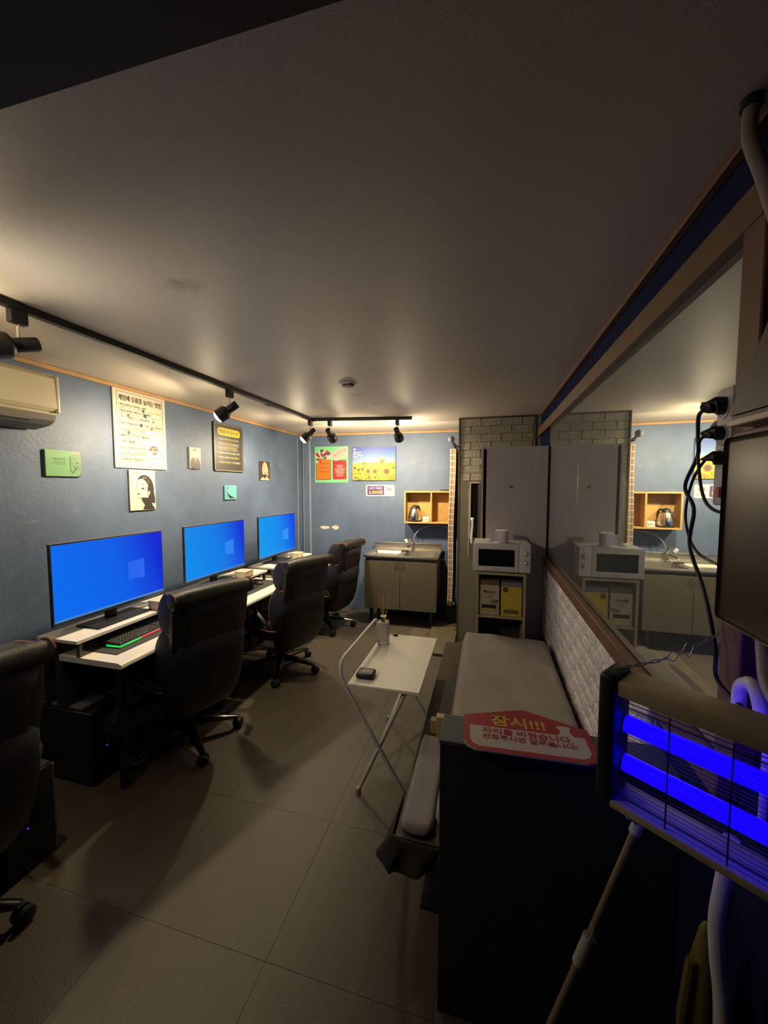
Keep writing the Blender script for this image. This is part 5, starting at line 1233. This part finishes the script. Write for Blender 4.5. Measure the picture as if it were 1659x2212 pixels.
for ph in (0, PI):
    pts = []
    for k in range(60):
        u = k/59; r = 0.0022
        for c0, rr0 in ((0.48, 0.011), (0.62, 0.014)): r = max(r, rr0*math.exp(-((u-c0)/0.035)**2))
        a = u*26+ph
        if abs(u-0.48) < 0.05 or abs(u-0.62) < 0.05: a = ph+PI/2
        pts.append(dn*L_*u + sd*r*math.cos(a) + up*(r*math.sin(a)-0.016*math.sin(PI*u)))
    MB().tube(pts, 0.0011, 5).build('strand', 'wire', t2_, smooth=True)

# ================================================================== BREAKER BOXES AND WIRING ON THE RIGHT
t = thing('breaker_box', 'lower wall breaker box with a smoked brown cover and a beige rim', 'breaker box', (0.512, 0.70, 1.45))
MB().box((-0.064, -0.165, 0.0), (-0.0005, 0.160, 0.345), 0.010, 2).build('back_case', 'boxrim', t, smooth=True)
MB().box((-0.080, -0.170, -0.004), (-0.0645, 0.165, 0.349), 0.012, 3).build('rim', 'boxrim', t, smooth=True)
MB().box((-0.0865, -0.160, 0.006), (-0.0805, 0.155, 0.339), 0.010, 3).build('cover', 'boxcover', t, smooth=True)
MB().box((-0.088, -0.11, 0.012), (-0.0867, -0.06, 0.018), 0.0005, 1).build('catch', 'boxrim', t)
t = thing('meter_cabinet', 'dark brown slanted cabinet above the lower breaker box', 'cabinet', (0.512, 0, 0))
MB().prism([(0.878, 1.824), (0.86, 1.862), (0.800, 1.950), (0.72, 2.08), (0.45, 2.20), (0.45, 1.824)], 'x', -0.070, -0.0005).build('case', 'boxdark', t)
MB().prism([(0.872, 1.832), (0.855, 1.866), (0.797, 1.946), (0.715, 2.07), (0.46, 2.19), (0.46, 1.832)], 'x', -0.076, -0.0705).build('door', 'boxdark', t)
box('bottom_rail', (-0.080, 0.46, 1.811), (-0.02, 0.872, 1.8235), 'boxrim', t, bev=0.002, seg=1)
t = thing('power_strip', 'white wall power strip at the near edge of the mirror, holding three plugs', 'power strip', (0.512, 0.985, 1.66))
MB().box((-0.030, -0.028, 0), (-0.0005, 0.028, 0.250), 0.006, 2).build('body', 'mwhite', t, smooth=True)
for z in (0.205, 0.150, 0.100): MB().lathe([(0, 0), (0.022, 0), (0.022, 0.002), (0.018, 0.002), (0.017, 0.0005), (0, 0.0005)], 18, Matrix.Translation((-0.0302, 0, z)) @ Matrix.Rotation(-PI/2, 4, 'Y'), cap=False).build('socket', 'locker', t)
box('switch', (-0.0345, -0.007, 0.018), (-0.0302, 0.007, 0.04), 'ledred', t) if False else box('switch', (-0.0345, -0.007, 0.018), (-0.0302, 0.007, 0.04), mat('red_switch', (0.35, 0.04, 0.05), 0.4), t)
CP = [('extension_cord', 'thick black power cord plugged in highest on the strip, hanging down past the mirror', 1.872, [(0.462, 0.985, 1.868), (0.455, 1.022, 1.862), (0.46, 1.035, 1.815), (0.46, 1.032, 1.77), (0.46, 1.082, 1.702), (0.46, 1.036, 1.649), (0.46, 1.046, 1.562), (0.46, 0.973, 1.471), (0.46, 0.923, 1.369), (0.46, 0.912, 1.31), (0.465, 0.85, 1.292), (0.465, 0.76, 1.284)], 0.0042),
      ('extension_cord', 'black cord plugged in second on the strip, looping back behind the breaker box', 1.815, [(0.462, 0.982, 1.808), (0.455, 1.011, 1.806), (0.46, 1.030, 1.77), (0.46, 1.004, 1.687), (0.46, 0.959, 1.653), (0.475, 0.90, 1.644)], 0.0034),
      ('extension_cord', 'black cord plugged in lowest on the strip, crossing behind the other cords', 1.762, [(0.468, 0.985, 1.760), (0.466, 1.012, 1.760), (0.472, 1.080, 1.708), (0.472, 1.100, 1.623), (0.472, 1.042, 1.551), (0.478, 0.91, 1.532)], 0.0032)]
for i, (nm, lab, zc, pts, r) in enumerate(CP):
    t = thing(nm, lab, 'power cord', pts[0], 0, 'black cords on the power strip'); o0 = Vector(pts[0])
    MB().tube([Vector(p)-o0 for p in spline(pts, 8)], r, 8).build('cable', 'cord', t, smooth=True)
    pr0 = 0.019 if i == 0 else 0.015
    base = Vector((0.4795, 0.985, zc))-o0
    MB().tube([base, base+Vector((-0.012, 0.0, 0)), base+Vector((-0.022, 0.008, -0.002)), Vector((0, 0, 0))], [pr0, pr0, pr0*0.8, r*1.6], 14).build('plug', 'black', t, smooth=True)

def pipe(name, label, cat, pts, r, m='conduit', n=12, rings=0):
    t = thing(name, label, cat, pts[0]); o0 = Vector(pts[0]); q = [Vector(p)-o0 for p in spline(pts, 8)]
    MB().tube(q, r, n).build('pipe', m, t, smooth=True)
    return t
t = pipe('conduit_pipe', 'beige conduit curving out of the bottom left of the breaker box', 'conduit', [(0.488, 0.835, 1.448), (0.485, 0.830, 1.42), (0.478, 0.812, 1.393), (0.465, 0.78, 1.368), (0.455, 0.735, 1.352), (0.45, 0.66, 1.335)], 0.0105)
MB().tube([(0, 0, 0.0), (-0.001, -0.002, -0.022)], 0.0125, 12).build('collar', 'boxrim', t, smooth=True)
pipe('conduit_pipe', 'short pale conduit under the middle of the breaker box', 'conduit', [(0.485, 0.79, 1.446), (0.485, 0.79, 1.42), (0.483, 0.785, 1.395), (0.478, 0.77, 1.378), (0.47, 0.74, 1.366)], 0.007, 'mwhite')
pipe('flexible_hose', 'pale flexible hose bent in an arch behind the insect lamp', 'hose', [(0.470, 0.860, 1.235), (0.470, 0.858, 1.290), (0.468, 0.852, 1.322), (0.465, 0.828, 1.343), (0.462, 0.806, 1.348), (0.462, 0.790, 1.33), (0.465, 0.780, 1.29)], 0.0115, 'mwhite')
pipe('thin_conduit', 'thin pale pipe running down beside the arched hose', 'conduit', [(0.488, 0.808, 1.345), (0.488, 0.808, 1.28), (0.488, 0.808, 1.10)], 0.006, 'mwhite')
t = pipe('drain_pipe', 'white pipe coming down below the insect lamp to the floor', 'pipe', [(0.440, 0.800, 1.062), (0.432, 0.800, 0.98), (0.425, 0.800, 0.90), (0.430, 0.800, 0.82), (0.442, 0.800, 0.70), (0.446, 0.800, 0.40), (0.446, 0.80, 0.002)], 0.0125, 'mwhite')
# pair of conduits in the upper right corner
t = pipe('conduit_pipe', 'nearer grey conduit of the pair high in the right corner', 'conduit', [(0.470, 0.925, 2.425), (0.470, 0.925, 2.36), (0.474, 0.885, 2.26), (0.480, 0.845, 2.15), (0.490, 0.80, 2.02), (0.492, 0.79, 1.97)], 0.0125)
MB().tube([(0, 0, 0.003), (0, 0, -0.012)], 0.018, 12).build('clamp', 'black', t, smooth=True)
t = pipe('conduit_pipe', 'farther grey conduit of the pair high in the right corner', 'conduit', [(0.492, 0.965, 2.425), (0.492, 0.965, 2.37), (0.494, 0.925, 2.29), (0.497, 0.885, 2.19), (0.497, 0.862, 2.10)], 0.0095)
MB().tube([(0, 0, 0.003), (0, 0, -0.012)], 0.014, 12).build('clamp', 'black', t, smooth=True)
t = pipe('conduit_pipe', 'grey conduit with a black clamp at the very right edge near the ceiling', 'conduit', [(0.472, 0.830, 2.425), (0.472, 0.825, 2.36), (0.470, 0.80, 2.28), (0.470, 0.78, 2.22)], 0.015)
MB().tube([(0, 0, 0.003), (0, 0, -0.015)], 0.021, 12).build('clamp', 'black', t, smooth=True)

# pole with tape, leaning below the lamp
t = thing('long_pole', 'thin wooden pole with a white tape wrap, leaning below the insect lamp', 'pole', (0.333, 0.905, 0.985))
dP = Vector((0.150, 0.90, 0.380))-Vector((0.333, 0.905, 0.985)); e_ = dP*(0.985/0.605)
MB().tube([(0, 0, 0), dP*0.5, e_*0.998], [0.007, 0.0075, 0.011], 10).build('shaft', 'bamboo', t, smooth=True)
MB().tube([dP*0.50, dP*0.62], 0.0125, 10).build('tape_wrap', 'whitetape', t, smooth=True)
MB().prism([(-0.004, 0.0), (0.012, 0.0), (0.004, 0.03)], 'y', -0.012, -0.010).build('tape_end', 'whitetape', t).location = dP*0.5
MB().box((-0.030, -0.012, -0.006), (0.030, 0.012, 0.018), 0.006, 2).build('clamp', 'greyclamp', t, smooth=True); MB().tube([(0, 0, 0.0), dP*0.06], 0.011, 10).build('ferrule', 'whitetape', t, smooth=True)
MB().tube([(0.0, 0, 0.015), (0.012, -0.02, 0.050)], 0.006, 8).build('hook', 'greyclamp', t, smooth=True)

t = thing('folded_umbrella', 'yellow-green rolled umbrella standing in the dark lower right corner', 'umbrella', (0.43, 0.87, 0.0))
MB().lathe([(0.0, 0.0), (0.006, 0.005), (0.010, 0.10), (0.028, 0.16), (0.030, 0.50), (0.024, 0.72), (0.012, 0.80), (0.006, 0.815), (0.0, 0.82)], 14, Matrix.Rotation(0.02, 4, 'Y'), cap=False).build('canopy', 'yellowgreen', t, smooth=True)
MB().tube([(-0.022, -0.015, 0.30), (-0.025, -0.012, 0.62), (-0.012, -0.01, 0.74)], 0.009, 8).build('fold', 'yellowgreen', t, smooth=True)
t = thing('paper_bag', 'dark brown paper bag in the lower right corner', 'bag', (0.458, 0.70, 0.0), -0.1)
MB().loft([[(-0.045, -0.07, 0.0), (0.045, -0.07, 0.0), (0.045, 0.07, 0.0), (-0.045, 0.07, 0.0)], [(-0.05, -0.075, 0.35), (0.047, -0.075, 0.35), (0.047, 0.075, 0.35), (-0.05, 0.075, 0.35)], [(-0.025, -0.07, 0.62), (0.035, -0.07, 0.62), (0.035, 0.055, 0.66), (-0.025, 0.05, 0.66)], [(-0.004, -0.06, 0.74), (0.004, -0.06, 0.74), (0.004, 0.03, 0.76), (-0.004, 0.03, 0.76)]]).build('bag', 'kraft', t)
